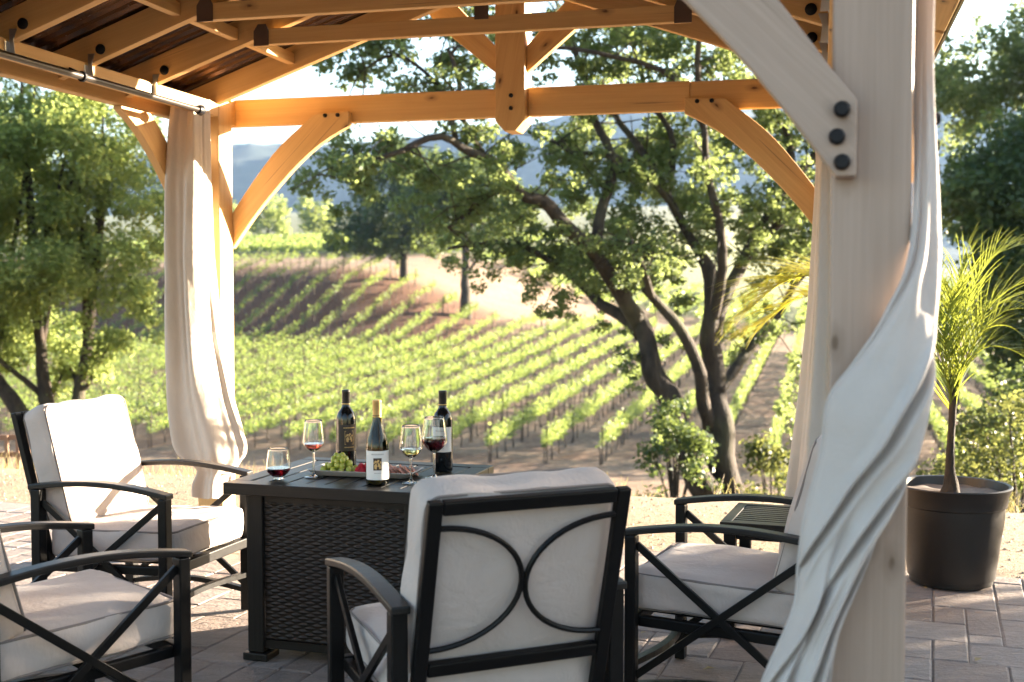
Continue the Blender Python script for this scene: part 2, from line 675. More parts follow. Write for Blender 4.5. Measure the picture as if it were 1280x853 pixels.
def build_patio():
    ang = math.radians(-19.5)
    VX, VY = Vector((math.cos(ang), math.sin(ang), 0)), Vector((-math.sin(ang), math.cos(ang), 0))
    E0 = Vector((2.111, 5.60, 0))                      # a point on the far edge of the paving
    GP = lambda a, b, z: E0 + VX * a + VY * b + Vector((0, 0, z))
    cell = .128
    a0, a1, b0, b1 = -9.2, 4.0, -8.6, 0.0
    nx, ny = int((a1 - a0) / cell), int((b1 - b0) / cell)
    used = np.zeros((nx, ny), bool)
    sizes = [(1, 2), (2, 2), (1, 2), (2, 3), (1, 1), (2, 2), (1, 3), (1, 2)]
    gap, bev = .0022, .006
    vs, fs, tn = [], [], []
    loc = random.Random(5)
    for j in range(ny):
        for i in range(nx):
            if used[i, j]:
                continue
            opts = sizes[:]
            loc.shuffle(opts)
            for w, h in opts + [(1, 1)]:
                if i + w <= nx and j + h <= ny and not used[i:i + w, j:j + h].any():
                    break
            used[i:i + w, j:j + h] = True
            x0, x1 = a0 + i * cell + gap, a0 + (i + w) * cell - gap
            y0, y1 = b0 + j * cell + gap, b0 + (j + h) * cell - gap
            o = len(vs)
            zt = loc.uniform(-.0035, .0)
            jit = lambda: loc.uniform(-.002, .002)
            for k, (z, d) in enumerate(((-.03, 0), (-.006, 0), (zt, bev))):
                for x, y in ((x0 + d, y0 + d), (x1 - d, y0 + d), (x1 - d, y1 - d), (x0 + d, y1 - d)):
                    vs.append(GP(x + jit(), y + jit(), z + (jit() * .5 if k == 2 else 0)))
            fs.append((o + 8, o + 9, o + 10, o + 11))
            for r in (0, 4):
                for k in range(4):
                    k2 = (k + 1) % 4
                    fs.append((o + r + k, o + r + k2, o + r + 4 + k2, o + r + 4 + k))
            tn += [loc.random()] * 12
    me = bpy.data.meshes.new('patio_paving')
    me.from_pydata([tuple(v) for v in vs], [], fs)
    a = me.attributes.new('tint', 'FLOAT', 'POINT')
    a.data.foreach_set('value', np.array(tn, np.float32))
    me.materials.append(M['paver'])
    o = bpy.data.objects.new('patio_paving', me)
    COL.objects.link(o)
    o['kind'] = 'structure'
    b = MB()
    b.add([GP(a0, b0, -.0065), GP(a1, b0, -.0065), GP(a1, b1, -.0065), GP(a0, b1, -.0065)], [(0, 1, 2, 3)])
    q = b.build('patio_bed', M['joint'])
    q['kind'] = 'structure'


build_patio()

# ------------------------------------------------------------------ hills and far air
def build_hills():
    ridge = [(-60, 205), (100, 200), (292, 182), (400, 186), (504, 176), (615, 157), (666, 156), (723, 144), (800, 128), (900, 120), (1000, 128), (1100, 120), (1180, 112), (1280, 98), (1340, 96)]
    rx = [p[0] for p in ridge]
    ry = [p[1] for p in ridge]
    D = 2050.0
    xs = np.linspace(-60, 1340, 150)
    prof = np.interp(xs, rx, ry)
    vs, fs = [], []
    K = 26
    for j in range(K + 1):
        f = j / K
        for i, px in enumerate(xs):
            Y = 1050 + (D - 1050) * f if f <= 1 else D
            X = (px - 640) / F * D * (.75 + .25 * f)
            topz = H + (358 - prof[i]) / F * D
            wob = mnoise.fractal(Vector((X * .0035, Y * .0035, 3.1)), 1, 2, 5) * 55 * f ** .6 * (1 - f * .75)
            base = 4
            z = base + (topz - base) * (f ** 1.35) + wob + mnoise.fractal(Vector((X * .02, Y * .02, 1)), 1, 2, 3) * 6 * f
            vs.append((X, Y, z))
    n = len(xs)
    for j in range(K):
        for i in range(n - 1):
            fs.append((j * n + i, j * n + i + 1, (j + 1) * n + i + 1, (j + 1) * n + i))
    # far side drops away again
    o = len(vs)
    for i, px in enumerate(xs):
        X = (px - 640) / F * D
        vs.append((X, D + 450, 0))
    for i in range(n - 1):
        fs.append((K * n + i, K * n + i + 1, o + i + 1, o + i))
    me = bpy.data.meshes.new('wooded_hills')
    me.from_pydata(vs, [], fs)
    me.shade_smooth()
    me.materials.append(M['hill'])
    ob = bpy.data.objects.new('wooded_hills', me)
    COL.objects.link(ob)
    ob['kind'] = 'structure'


build_hills()

HAZE = .00007


def build_haze():
    m = bpy.data.materials.new('haze_air')
    m.use_nodes = True
    nt = m.node_tree
    nt.nodes.clear()
    out = nt.nodes.new('ShaderNodeOutputMaterial')
    v = nt.nodes.new('ShaderNodeVolumePrincipled')
    v.inputs['Color'].default_value = (.40, .60, 1, 1)
    v.inputs['Density'].default_value = HAZE
    v.inputs['Anisotropy'].default_value = .25
    nt.links.new(v.outputs[0], out.inputs['Volume'])
    b = MB()
    x0, x1, y0, y1, z0, z1 = -1700, 1750, -320, 2850, -30, 440
    b.add([(x0, y0, z0), (x1, y0, z0), (x1, y1, z0), (x0, y1, z0), (x0, y0, z1), (x1, y0, z1), (x1, y1, z1), (x0, y1, z1)],
          [(3, 2, 1, 0), (4, 5, 6, 7), (0, 1, 5, 4), (1, 2, 6, 5), (2, 3, 7, 6), (3, 0, 4, 7)])
    o = b.build('haze', m)
    o['kind'] = 'stuff'


build_haze()

# ------------------------------------------------------------------ pavilion
pav = thing('pavilion', 'cedar timber pavilion with brown corrugated metal roof over the patio seating', 'pavilion', O, GROT)


def part(name, mb, mat, parent, **kw):
    return mb.build(name, mat, parent, **kw)


PA, PB, PH = 1.535, 1.595, .07
ZB = lambda a: 2.268 + .35 * (1.43 - abs(a))       # underside of the rafters
RD = .120                                            # rafter depth
for sa, sb in ((-1, 1), (1, 1), (1, -1), (-1, -1)):
    mb = MB()
    top = 2.17 if sb > 0 else 2.28
    top = 2.285
    mb.bar((sa * PA, sb * PB, 0), (sa * PA, sb * PB, top), .14, .14, (0, 1, 0))
    p = part('post', mb, M['wood_near'] if (sa, sb) == (1, -1) else M['wood'], pav, bevel=.006)
    if (sa, sb) == (1, -1):
        p['label'] = 'grey-tan near post wrapped by the white curtain'

# gable frames: beam, brace pair, king post
_up = [(p.x, p.y) for p in catmull([(1.464, 1.735, 0), (1.366, 1.868, 0), (1.248, 2.012, 0), (1.16, 2.096, 0), (1.08, 2.160, 0), (1.02, 2.212, 0)], 12)]
_lo = [(p.x, p.y) for p in catmull([(.83, 2.150, 0), (.97, 2.074, 0), (1.11, 1.963, 0), (1.26, 1.812, 0), (1.353, 1.704, 0), (1.41, 1.630, 0), (1.473, 1.545, 0)], 16)]
BR = [(1.508, 1.545), (1.508, 1.68)] + _up + [(.83, 2.222)] + _lo
for sb in (1, -1):
    mb = MB()
    if sb > 0:
        mb.bar((-1.62, 1.735, 2.238), (-.075, 1.735, 2.238), .045, .136)
        mb.bar((.075, 1.735, 2.238), (.85, 1.735, 2.238), .045, .136)
        bm1 = part('gable_beam', mb, M['wood'], pav, bevel=.004)
        mb = MB()
        mb.bar((.8515, 1.737, 2.236), (1.62, 1.737, 2.236), .045, .134)
        part('gable_beam', mb, M['wood'], pav, bevel=.004)
        for s in (-1, 1):
            mb = MB()
            mb.bar((s * 1.60, 1.69, 2.24), (s * 1.47, 1.69, 2.24), .044, .13)
            part('beam_block', mb, M['wood'], pav, bevel=.003)
    else:
        mb.bar((-1.62, -1.735, 2.238), (1.62, -1.735, 2.238), .045, .136)
        part('gable_beam', mb, M['wood'], pav, bevel=.004)
    for sa in (-1, 1):
        mb = MB()
        y0, y1 = sb * 1.667, sb * 1.711
        mb.prism([(sa * a, z) for a, z in BR], lambda x, z, t: (x, t, z), y0, y1)
        near = (sa, sb) == (1, -1)
        br = part('brace', mb, M['wood_near'] if near else M['wood'], pav, bevel=.004)
        yf = -1.712 if sb < 0 else 1.666
        for a, z in ((1.482, 1.663), (1.474, 1.615), (1.483, 1.570)) if sb < 0 else ((.955, 2.203), (.888, 2.203)):
            bb = MB()
            bb.disc_bolt((sa * a, yf, z), (0, -1, 0), .0145 if sb < 0 else .010)
            part('bolt', bb, M['black'], br, smooth=True)

mb = MB()
kw = .073
mb.prism([(-kw, 2.145), (-kw, 2.90), (kw, 2.90), (kw, 2.145), (kw - .045, 2.095), (-kw + .045, 2.095)], lambda x, z, t: (x, t, z), 1.655, 1.80)
kp = part('king_post', mb, M['wood'], pav, bevel=.004)
for z in (2.262, 2.202):
    bb = MB()
    bb.disc_bolt((.006, 1.654, z), (0, -1, 0), .010)
    part('bolt', bb, M['black'], kp, smooth=True)
for s in (-1, 1):
    mb = MB()
    mb.prism([(s * .075, 2.375), (s * .075, 2.50), (s * .30, 2.74), (s * .42, 2.68), (s * .36, 2.61)], lambda x, z, t: (x, t, z), 1.69, 1.735)
    part('strut', mb, M['wood'], pav, bevel=.003)

# side beams: inner plate under the rafters and an outer board
for s in (-1, 1):
    mb = MB()
    mb.bar((s * 1.487, -1.522, 2.230), (s * 1.487, 1.522, 2.230), .044, .07)
    part('top_plate', mb, M['wood'], pav, bevel=.003)
    mb = MB()
    mb.bar((s * 1.628, -1.84, 2.236), (s * 1.628, 1.84, 2.236), .044, .136)
    part('side_beam', mb, M['wood'], pav, bevel=.004)
    for sb in (-1, 1):
        mb = MB()
        mb.prism([(sb * (a + .06), z) for a, z in BR], lambda y, z, t: (t, y, z), s * 1.6505 - s * .044, s * 1.6505 if False else s * 1.606 + s * .0)
        mb = MB()
        mb.prism([(sb * (a + .06), z if z < 2.166 else 2.166) for a, z in BR], lambda y, z, t: (t, y, z), s * 1.606, s * 1.649)
        br = part('brace', mb, M['wood'], pav, bevel=.004)
        for a, z in ((1.542, 1.663), (1.534, 1.615), (1.543, 1.570)):
            bb = MB()
            bb.disc_bolt((s * 1.650, sb * a, z), (s, 0, 0), .0125)
            part('bolt', bb, M['black'], br, smooth=True)

RB = [1.52, .94, .45, -.04, -.53, -1.02, -1.52]
for i, rb in enumerate(RB):
    for s in (-1, 1):
        mb = MB()
        e = 1.84
        pts = [(.012, ZB(.012)), (1.66, ZB(1.66)), (e, ZB(e) + RD - .012), (e, ZB(e) + RD), (.012, ZB(.012) + RD)]
        mb.prism([(s * a, z) for a, z in pts], lambda x, z, t: (x, t, z), rb - .021, rb + .021)
        rf = part('rafter', mb, M['wood'], pav, bevel=.003)
        if 0 < i < 6:
            bb = MB()
            bb.disc_bolt((s * 1.405, rb - .022, ZB(1.405) + .040), (0, -1, 0), .021, .010)
            part('bolt', bb, M['black'], rf, smooth=True)
            bb = MB()
            bb.prism([(s * 1.462, 2.20), (s * 1.438, 2.20), (s * 1.444, 2.262), (s * 1.43, 2.30), (s * 1.462, 2.30)], lambda x, z, t: (x, t, z), rb - .026, rb - .0235)
            bb.bar((s * 1.4635, rb - .05, 2.225), (s * 1.4635, rb - .012, 2.225), .003, .055)
            part('strap', bb, M['zinc'], rf)
    if 0 < i < 6:
        mb = MB()
        mb.bar((-.935, rb - .043, 2.432), (.935, rb - .043, 2.432), .038, .068)
        ct = part('collar_tie', mb, M['wood'], pav, bevel=.003)
        for s in (-1, 1):
            bb = MB()
            x0, x1 = .945, .875
            bb.prism([(s * x0, 2.392), (s * x0, 2.455), (s * (x0 - .02), 2.485), (s * (x1 + .012), 2.485), (s * x1, 2.455), (s * x1, 2.392)],
                     lambda x, z, t: (x, t, z), rb - .067, rb - .0635)
            part('bracket', bb, M['plate'], ct)
        bb = MB()
        bb.prism([(.052, 2.452), (.112, 2.452), (.112, 2.525), (.052, 2.525)], lambda x, z, t: (x, t, z), rb - .0675, rb - .0635)
        part('bracket', bb, M['plate'], ct)

# purlins between the rafters and the ridge board
for s in (-1, 1):
    for a in (1.06,):
        for i in range(len(RB) - 1):
            mb = MB()
            mb.bar((s * a, RB[i] - .0215, ZB(a) + .060), (s * a, RB[i + 1] + .0215, ZB(a) + .060), .040, .052)
            part('purlin', mb, M['wood'], pav, bevel=.003)
    mb = MB()
    for i in range(len(RB) - 1):
        mb.bar((s * 1.79, RB[i] - .0215, ZB(1.79) + RD - .013), (s * 1.79, RB[i + 1] + .0215, ZB(1.79) + RD - .013), .13, .022, (s * .33, 0, .94))
    part('eave_board', mb, M['wood'], pav, bevel=.002)
    mb = MB()
    mb.bar((s * 1.862, -1.80, ZB(1.86) + RD + .020), (s * 1.862, 1.80, ZB(1.86) + RD + .020), .010, .066)
    part('eave_trim', mb, M['roof'], pav, bevel=.002)
mb = MB()
mb.bar((0, -1.75, 2.84), (0, 1.66, 2.84), .02, .13)
part('ridge_board', mb, M['wood'], pav)

# corrugated metal roof: ribs run up the slope
for s in (-1, 1):
    pitch, hgt = .076, .024
    bs, hs = [], []
    x = -1.80
    while x < 1.80:
        for d, h in ((0, 0), (.034, 0), (.044, 1), (.062, 1)):
            bs.append(x + d)
            hs.append(h * hgt)
        x += pitch
    vs, fs = [], []
    for a in (0.0, .95, 1.855):
        for b_, h_ in zip(bs, hs):
            vs.append((s * a, b_, ZB(a) + RD + .006 + h_))
    n = len(bs)
    for r in range(2):
        for i in range(n - 1):
            fs.append((r * n + i, r * n + i + 1, (r + 1) * n + i + 1, (r + 1) * n + i))
    mb = MB()
    mb.add(vs, fs)
    ro = part('roof_panel', mb, M['roof'], pav)
    so = ro.modifiers.new('thick', 'SOLIDIFY')
    so.thickness = .002
    so.offset = 1 if s > 0 else 1

# curtain rod on the left
mb = MB()
mb.tube([(-1.405, -1.50, 2.185), (-1.405, 1.235, 2.185)], .0135, 14)
rod = part('curtain_rod', mb, M['steel_rod'], pav, smooth=True)
mb = MB()
mb.tube([(-1.405, 1.21, 2.185), (-1.405, 1.24, 2.185), (-1.405, 1.262, 2.185)], [.02, .026, .016], 16)
part('finial', mb, M['black'], rod, smooth=True)
for b_ in (-.42, .30):
    mb = MB()
    mb.tube([(-1.405, b_ - .006, 2.185), (-1.405, b_ + .006, 2.185)], .021, 14)
    mb.bar((-1.41, b_, 2.19), (-1.464, b_, 2.215), .012, .02)
    part('bracket', mb, M['black'], rod)


# ------------------------------------------------------------------ curtains
def gathered(levels, folds, name, label, b_depth, seed, nz=90, n=150, ruffle=None):
    """levels: (z, a_left, a_right, b, fold_amp) hanging cloth with deep pleats, pavilion axes"""
    zs = [l[0] for l in levels][::-1]
    f = lambda k: (lambda z: float(np.interp(z, zs, [l[k] for l in levels][::-1])))
    fl, fr, fb, fa = f(1), f(2), f(3), f(4)
    z0, z1 = levels[0][0], levels[-1][0]
    vs, fs = [], []
    for j in range(nz + 1):
        z = z0 + (z1 - z0) * j / nz
        sm = .03
        al = sum(fl(z + d) for d in (-sm, 0, sm)) / 3
        ar = sum(fr(z + d) for d in (-sm, 0, sm)) / 3
        bc = fb(z)
        amp = sum(fa(z + d) for d in (-sm, 0, sm)) / 3
        hw = (ar - al) / 2
        hd = b_depth * min(1, .45 + hw * 4)
        for k in range(n):
            th = 2 * PI * k / n
            c, s_ = math.cos(th), math.sin(th)
            w1 = mnoise.noise(Vector((c * 1.3, s_ * 1.3, z * .55 + seed))) * 1.9
            ph = folds * th + w1 + .9 * math.sin(z * 1.1 + seed)
            pl = math.sin(ph) + .45 * math.sin(2.1 * ph + 1.3 + z)
            pl = math.copysign(abs(pl) ** .8, pl)
            r = 1 + amp * pl + .12 * mnoise.noise(Vector((c * 3 + seed, s_ * 3, z * 4)))
            vs.append(G((al + ar) / 2 + hw * c * (1 + amp * .35 * pl), bc + hd * s_ * r, z + .006 * pl))
    for j in range(nz):
        for k in range(n):
            k2 = (k + 1) % n
            fs.append((j * n + k, j * n + k2, (j + 1) * n + k2, (j + 1) * n + k))
    fs.append(tuple(range(n)))
    mb = MB()
    mb.add(vs, fs)
    o = mb.build(name, M['curtain'], None, smooth=True, angle=0)
    tag(o, label, 'curtain', 'tied back pavilion curtains')
    return o


gathered([(2.255, -1.595, -1.450, 1.36, .28), (2.10, -1.620, -1.455, 1.36, .30), (1.86, -1.650, -1.458, 1.37, .30), (1.50, -1.670, -1.452, 1.38, .30), (1.10, -1.665, -1.415, 1.38, .30),
          (.80, -1.660, -1.355, 1.38, .28), (.62, -1.640, -1.295, 1.38, .26), (.54, -1.625, -1.270, 1.38, .24), (.50, -1.59, -1.290, 1.39, .22), (.452, -1.51, -1.355, 1.42, .16),
          (.436, -1.505, -1.36, 1.43, .16), (.42, -1.53, -1.375, 1.43, .3), (.37, -1.55, -1.372, 1.43, .36), (.31, -1.545, -1.382, 1.43, .36)],
         5.0, 'curtain', 'cream curtain tied low round the left far post with a ruffled end', .115, 2.3)
gathered([(2.22, 1.425, 1.62, 1.44, .28), (1.84, 1.428, 1.63, 1.44, .30), (1.30, 1.405, 1.65, 1.44, .32), (.86, 1.372, 1.65, 1.44, .32), (.45, 1.330, 1.64, 1.44, .32), (.06, 1.29, 1.62, 1.44, .3)],
         5, 'curtain', 'cream curtain hanging behind the near post, beside the cushioned chair', .10, 5.1)
# its tie cord
mb = MB()
mb.tube([G(-1.432 + .078 * math.cos(t), 1.425 + .075 * math.sin(t), .438 + .006 * math.sin(t * 2)) for t in np.linspace(0, 2 * PI, 25)], .006, 8)
cord = mb.build('curtain_tie', M['curtain'], None, smooth=True)
tag(cord, 'thin cord tied round the bottom of the left far curtain', 'curtain tie')


def wrapped_curtain():
    LL = [(1.622, -1.50, 2.20), (1.613, -1.55, 1.80), (1.604, -1.665, 1.44), (1.560, -1.700, 1.305), (1.510, -1.700, 1.220), (1.464, -1.698, 1.150), (1.452, -1.695, 1.06), (1.425, -1.692, .94),
          (1.414, -1.69, .85), (1.405, -1.69, .76), (1.350, -1.70, .62), (1.30, -1.71, .45), (1.27, -1.71, .20), (1.26, -1.71, .02)]
    RR = [(1.660, -1.52, 2.20), (1.640, -1.60, 1.80), (1.652, -1.640, 1.49), (1.653, -1.650, 1.38), (1.646, -1.665, 1.27), (1.640, -1.690, 1.16), (1.615, -1.705, 1.05), (1.578, -1.708, .96),
          (1.532, -1.706, .85), (1.488, -1.704, .735), (1.470, -1.704, .62), (1.45, -1.705, .45), (1.44, -1.71, .20), (1.43, -1.71, .02)]
    ns, nu = 150, 90
    A, B = catmull(LL, ns), catmull(RR, ns)
    vs, fs = [], []
    nrm = Vector((.12, -1, 0)).normalized()
    CREASE = [(.34, .98, .63, .02, .026, .040), (.49, .98, .77, .12, .024, .045), (.58, .99, .95, .45, .024, .050), (.60, .45, 1.0, .22, .016, .05), (.16, .60, .33, .98, .004, .09), (.10, .30, .30, .05, .008, .08), (.72, .95, 1.1, .75, .018, .05)]
    for j in range(ns + 1):
        s = j / ns
        open_ = .30 + .70 * float(sstep(.12, .34, s))
        deep = .55 + .75 * float(sstep(.35, .75, s))
        for side in (0, 1):
            for i in range(nu):
                u = i / (nu - 1)
                if side:
                    u = 1 - u
                p = A[j].lerp(B[j], u)
                dome = (max(0, 4 * u * (1 - u))) ** .45
                if side == 0:
                    h = .016 + .036 * dome * open_
                    # long folds fall from the upper right to the lower left
                    for sa, ua, sb2, ub, dp, w in CREASE:
                        k = (s - sa) / (sb2 - sa)
                        if -.25 < k < 1.25:
                            cc = ua + (ub - ua) * k + .055 * mnoise.noise(Vector((s * 6, ua * 9, 5))) + .02 * mnoise.noise(Vector((s * 19, ua * 5, 2)))
                            fade = float(sstep(-.25, .12, k)) * (1 - float(sstep(.95, 1.25, k)))
                            x = (u - cc) / w
                            h += fade * dp * (-math.exp(-x * x) + .75 * math.exp(-((x + 2.3) / 1.7) ** 2) + .35 * math.exp(-((x - 2.4) / 1.6) ** 2))
                    h += .008 * mnoise.noise(Vector((u * 3.0, s * 6, 7)))
                else:
                    h = -.004 + .003 * dome
                p = p + nrm * h
                vs.append(G(p.x, p.y, p.z))
    n = nu * 2
    for j in range(ns):
        for k in range(n):
            k2 = (k + 1) % n
            fs.append((j * n + k, j * n + k2, (j + 1) * n + k2, (j + 1) * n + k))
    mb = MB()
    mb.add(vs, fs)
    o = mb.build('curtain', M['curtain_white'], None, smooth=True, angle=0)
    tag(o, 'white curtain wound diagonally around the near post', 'curtain', 'tied back pavilion curtains')
    hem = MB()
    hem.tube([G(p.x, p.y, p.z) + nrm.x * V * .016 + nrm.y * U * .016 for p in A], .0035, 6)
    hem.build('hem', M['curtain_white'], o, smooth=True)


wrapped_curtain()


# ------------------------------------------------------------------ chairs
def cushion_mesh(w, d, h, r, bulge, seed, cuts=16, wr=.006, tuft=0.0):
    bm = bmesh.new()
    bmesh.ops.create_cube(bm, size=2)
    bmesh.ops.subdivide_edges(bm, edges=bm.edges, cuts=cuts, use_grid_fill=True)
    hx, hy, hz = w / 2, d / 2, h / 2
    vs = []
    for v in bm.verts:
        p = Vector((v.co.x * hx, v.co.y * hy, v.co.z * hz))
        q = Vector((max(-hx + r, min(hx - r, p.x)), max(-hy + r, min(hy - r, p.y)), max(-hz + r * .8, min(hz - r * .8, p.z))))
        dd = p - q
        if dd.length > 1e-6:
            p = q + dd.normalized() * r * (1 if abs(v.co.z) < .99 else .8)
        x, y = p.x / hx, p.y / hy
        k = max(0, 1 - x * x) ** .7 * max(0, 1 - y * y) ** .7
        sg = 1 if p.z > 0 else -1
        zf = min(1, abs(p.z) / max(1e-4, hz - r * .5))
        p.z += sg * bulge * k * zf
        nz = mnoise.noise(Vector((p.x * 6, p.y * 6, seed))) * .6 + mnoise.noise(Vector((p.x * 14, p.y * 5, seed + 9))) * .4
        p.z += sg * wr * nz * zf
        edge = max(abs(x), abs(y)) ** 6
        p.x += .011 * mnoise.noise(Vector((p.y * 9, p.z * 14, seed + 3))) * edge
        p.y += .011 * mnoise.noise(Vector((p.x * 9, p.z * 14, seed + 5))) * edge
        if tuft and p.z > 0:
            dd = math.hypot(p.x * 1.0, (p.y - d * .30)) / .05
            p.z -= tuft * math.exp(-dd * dd)
            cr = (p.x - .12 * (p.y - d * .3)) / .018
            p.z -= tuft * .35 * math.exp(-cr * cr) * (1 if p.y < d * .3 else .3) * max(0, 1 - abs(p.y - d * .15) / (d * .4))
        vs.append(p)
    mb = MB()
    bm.verts.index_update()
    mb.add(vs, [[v.index for v in f.verts] for f in bm.faces])
    bm.free()
    pipe = MB()
    for sg in (1, -1):
        ring = []
        hx2, hy2, rr = hx - r * .22, hy - r * .22, r * .9
        for cx, cy, a0 in ((hx2 - rr, hy2 - rr, 0), (-hx2 + rr, hy2 - rr, PI / 2), (-hx2 + rr, -hy2 + rr, PI), (hx2 - rr, -hy2 + rr, 1.5 * PI)):
            for t in range(7):
                a = a0 + PI / 2 * t / 6
                ring.append(Vector((cx + rr * math.cos(a), cy + rr * math.sin(a), sg * (hz - r * .8 + r * .8 * .74))))
        full = []
        for i in range(len(ring)):
            a, b = ring[i], ring[(i + 1) % len(ring)]
            m = max(1, int((b - a).length / .05))
            for t in range(m):
                p = a.lerp(b, t / m)
                p.z += .003 * mnoise.noise(Vector((p.x * 8, p.y * 8, seed)))
                full.append(p)
        full.append(full[0])
        pipe.tube(full, .0042, 6, False)
    return mb, pipe


def make_chair():
    r = thing('patio_chair', None, None)
    HW, FY, RY = .293, .285, -.275
    fr = M['frame']

    def mk(name, mb, mat=fr, par=r, bev=.004, smooth=False):
        return mb.build(name, mat, par, bevel=bev, smooth=smooth)
    arm_z = lambda y: .566 + .030 * math.sin(PI * (y + .30) / .62) + .012 * (.31 - y) / .6
    for sx in (-1, 1):
        b = MB()
        b.bar((sx * HW, FY, 0), (sx * HW, FY, arm_z(FY) - .008), .042, .036, (0, 1, 0))
        mk('leg', b)
        b = MB()
        b.bar((sx * HW, RY, 0), (sx * HW, RY, arm_z(RY) - .008), .042, .042, (0, 1, 0))
        mk('leg', b)
        b = MB()
        ys = np.linspace(-.305, .308, 15)
        for i in range(14):
            pass
        vs, fs, gs = [], [], []
        for y in ys:
            z = arm_z(y)
            for dx, dz in ((-.025, 0), (.025, 0), (.025, .020), (-.025, .020)):
                vs.append((sx * HW + dx, y, z - .006 + dz))
                gs.append((y, dx + sx, dz))
        for i in range(14):
            for k in range(4):
                k2 = (k + 1) % 4
                fs.append((i * 4 + k, i * 4 + k2, (i + 1) * 4 + k2, (i + 1) * 4 + k))
        fs += [(3, 2, 1, 0), (56, 57, 58, 59)]
        b.add(vs, fs, gs)
        mk('arm', b, M['frame_br'], bev=.004)
        b = MB()
        b.bar((sx * HW, FY - .016, .535), (sx * HW, RY + .02, .115), .014, .024, (0, 0, 1))
        b.bar((sx * (HW + .0005), FY - .016, .115), (sx * (HW + .0005), RY + .02, .525), .0135, .024, (0, 0, 1))
        mk('cross_brace', b, bev=.002)
        b = MB()
        ys = np.linspace(RY + .018, FY - .016, 9)
        for i in range(8):
            z0 = .085 + .028 * math.sin(PI * i / 8)
            z1 = .085 + .028 * math.sin(PI * (i + 1) / 8)
            b.bar((sx * HW, ys[i] - .001, z0), (sx * HW, ys[i + 1] + .001, z1), .026, .020, (0, 0, 1))
        mk('stretcher', b, bev=0)
    b = MB()
    xs = np.linspace(-HW + .018, HW - .018, 11)
    for i in range(10):
        y0 = FY - .045 * math.sin(PI * i / 10)
        y1 = FY - .045 * math.sin(PI * (i + 1) / 10)
        b.bar((xs[i] - .001, y0, .15), (xs[i + 1] + .001, y1, .15), .026, .020)
    mk('stretcher', b, bev=0)
    b = MB()
    b.bar((-HW + .02, FY, .285), (HW - .02, FY, .285), .032, .040)
    b.bar((-HW + .02, RY, .265), (HW - .02, RY, .265), .03, .036)
    b.bar((-HW + .030, RY + .016, .27), (-HW + .030, FY - .018, .285), .028, .034)
    b.bar((HW - .030, RY + .016, .27), (HW - .030, FY - .018, .285), .028, .034)
    for x in (-.13, 0, .13):
        b.bar((x, RY + .016, .272), (x, FY - .018, .286), .03, .010)
    mk('seat_frame', b)
    # reclined back frame
    tilt = math.radians(15)
    B0 = Vector((0, RY + .012, .30))
    up = Vector((0, -math.sin(tilt), math.cos(tilt)))
    bk = lambda x, u, n=0: B0 + Vector((x, 0, 0)) + up * u + Vector((0, math.cos(tilt), math.sin(tilt))) * n
    BW, U0, U1 = .2455, .135, .560
    nb = Vector((0, math.cos(tilt), math.sin(tilt)))
    b = MB()
    for sx in (-1, 1):
        b.bar(bk(sx * BW, -.03), bk(sx * BW, U1 + .0175), .036, .024, nb)
    b.bar(bk(-BW + .019, U1), bk(BW - .019, U1), .024, .035, up)
    b.bar(bk(-BW + .019, U0), bk(BW - .019, U0), .024, .035, up)
    mk('back_frame', b, M['frame'])
    for sx in (-1, 1):
        b = MB()
        pts = []
        um, uh = (U0 + U1) / 2 + .002, (U1 - U0) / 2 - .052
        for i in range(25):
            th = -PI / 2 + PI * i / 24
            c, s_ = math.cos(th), math.sin(th)
            x = BW - .018 - (BW - .018 - .005) * abs(c)
            u = um + uh * s_
            pts.append(bk(sx * x, u, -.006))
        b.tube(pts, .0073, 8)
        mk('back_arc', b, bev=0, smooth=True)
    mb, pp = cushion_mesh(.525, .565, .118, .036, .020, 1.7, wr=.015)
    c = mk('seat_cushion', mb, M['cushion'], bev=0, smooth=True)
    c.matrix_local = Matrix.Translation((0, .022, .370)) @ Matrix.Rotation(math.radians(1.8), 4, 'X')
    p = mk('piping', pp, M['piping'], c, 0, True)
    mb, pp = cushion_mesh(.522, .495, .118, .040, .020, 4.2, wr=.014, tuft=.024)
    c = mk('back_cushion', mb, M['cushion'], bev=0, smooth=True)
    ctr = bk(0, .332, .088)
    rot = Matrix((Vector((1, 0, 0)), up, nb)).transposed().to_4x4()
    # local x = right, y = up the back, z = forward (keep right-handed)
    rot = Matrix((Vector((-1, 0, 0)), up, nb)).transposed().to_4x4()
    c.matrix_local = Matrix.Translation(ctr) @ rot
    mk('piping', pp, M['piping'], c, 0, True)
    return r


chair0 = make_chair()
CH = 'cushioned chairs around the fire table'


def face(v):
    """rotation that turns local +y into direction v"""
    return math.atan2(-v[0], v[1])


def chair_pose(front_a, front_b, fwd):
    """two front feet -> origin"""
    m = (Vector(front_a) + Vector(front_b)) / 2
    f = Vector(fwd).normalized()
    return m - f * .285, f


def put(c, pos, fwd, label):
    c.location = (pos.x, pos.y, 0)
    c.rotation_euler = (0, 0, face(fwd))
    tag(c, label, 'chair', CH)


f = Vector((-.40, .917))
rr_ = Vector((.917, .40))
nl = Vector((-.271, 2.80))
pos = nl + f * .30 + rr_ * .30
put(chair0, pos, f, 'chair seen from behind, two back-to-back arcs in its open black backrest')
c2 = copy_tree(chair0)
pos, ff = chair_pose((-1.104, 4.972), (-1.294, 4.376), (.954, -.30))
put(c2, pos, ff, 'sunlit chair with bright cream back cushion, in front of the left far curtain')
c3 = copy_tree(chair0)
pos, ff = chair_pose((-.958, 3.442), (-1.391, 3.853), (.688, .726))
put(c3, pos, ff, 'chair cut off by the left edge, its arm and cross brace in front')
c4 = copy_tree(chair0)
pos, ff = chair_pose((.381, 3.763), (.613, 4.291), (-.917, .40))
put(c4, pos, ff, 'chair facing left beside the post, partly hidden by the white curtain')


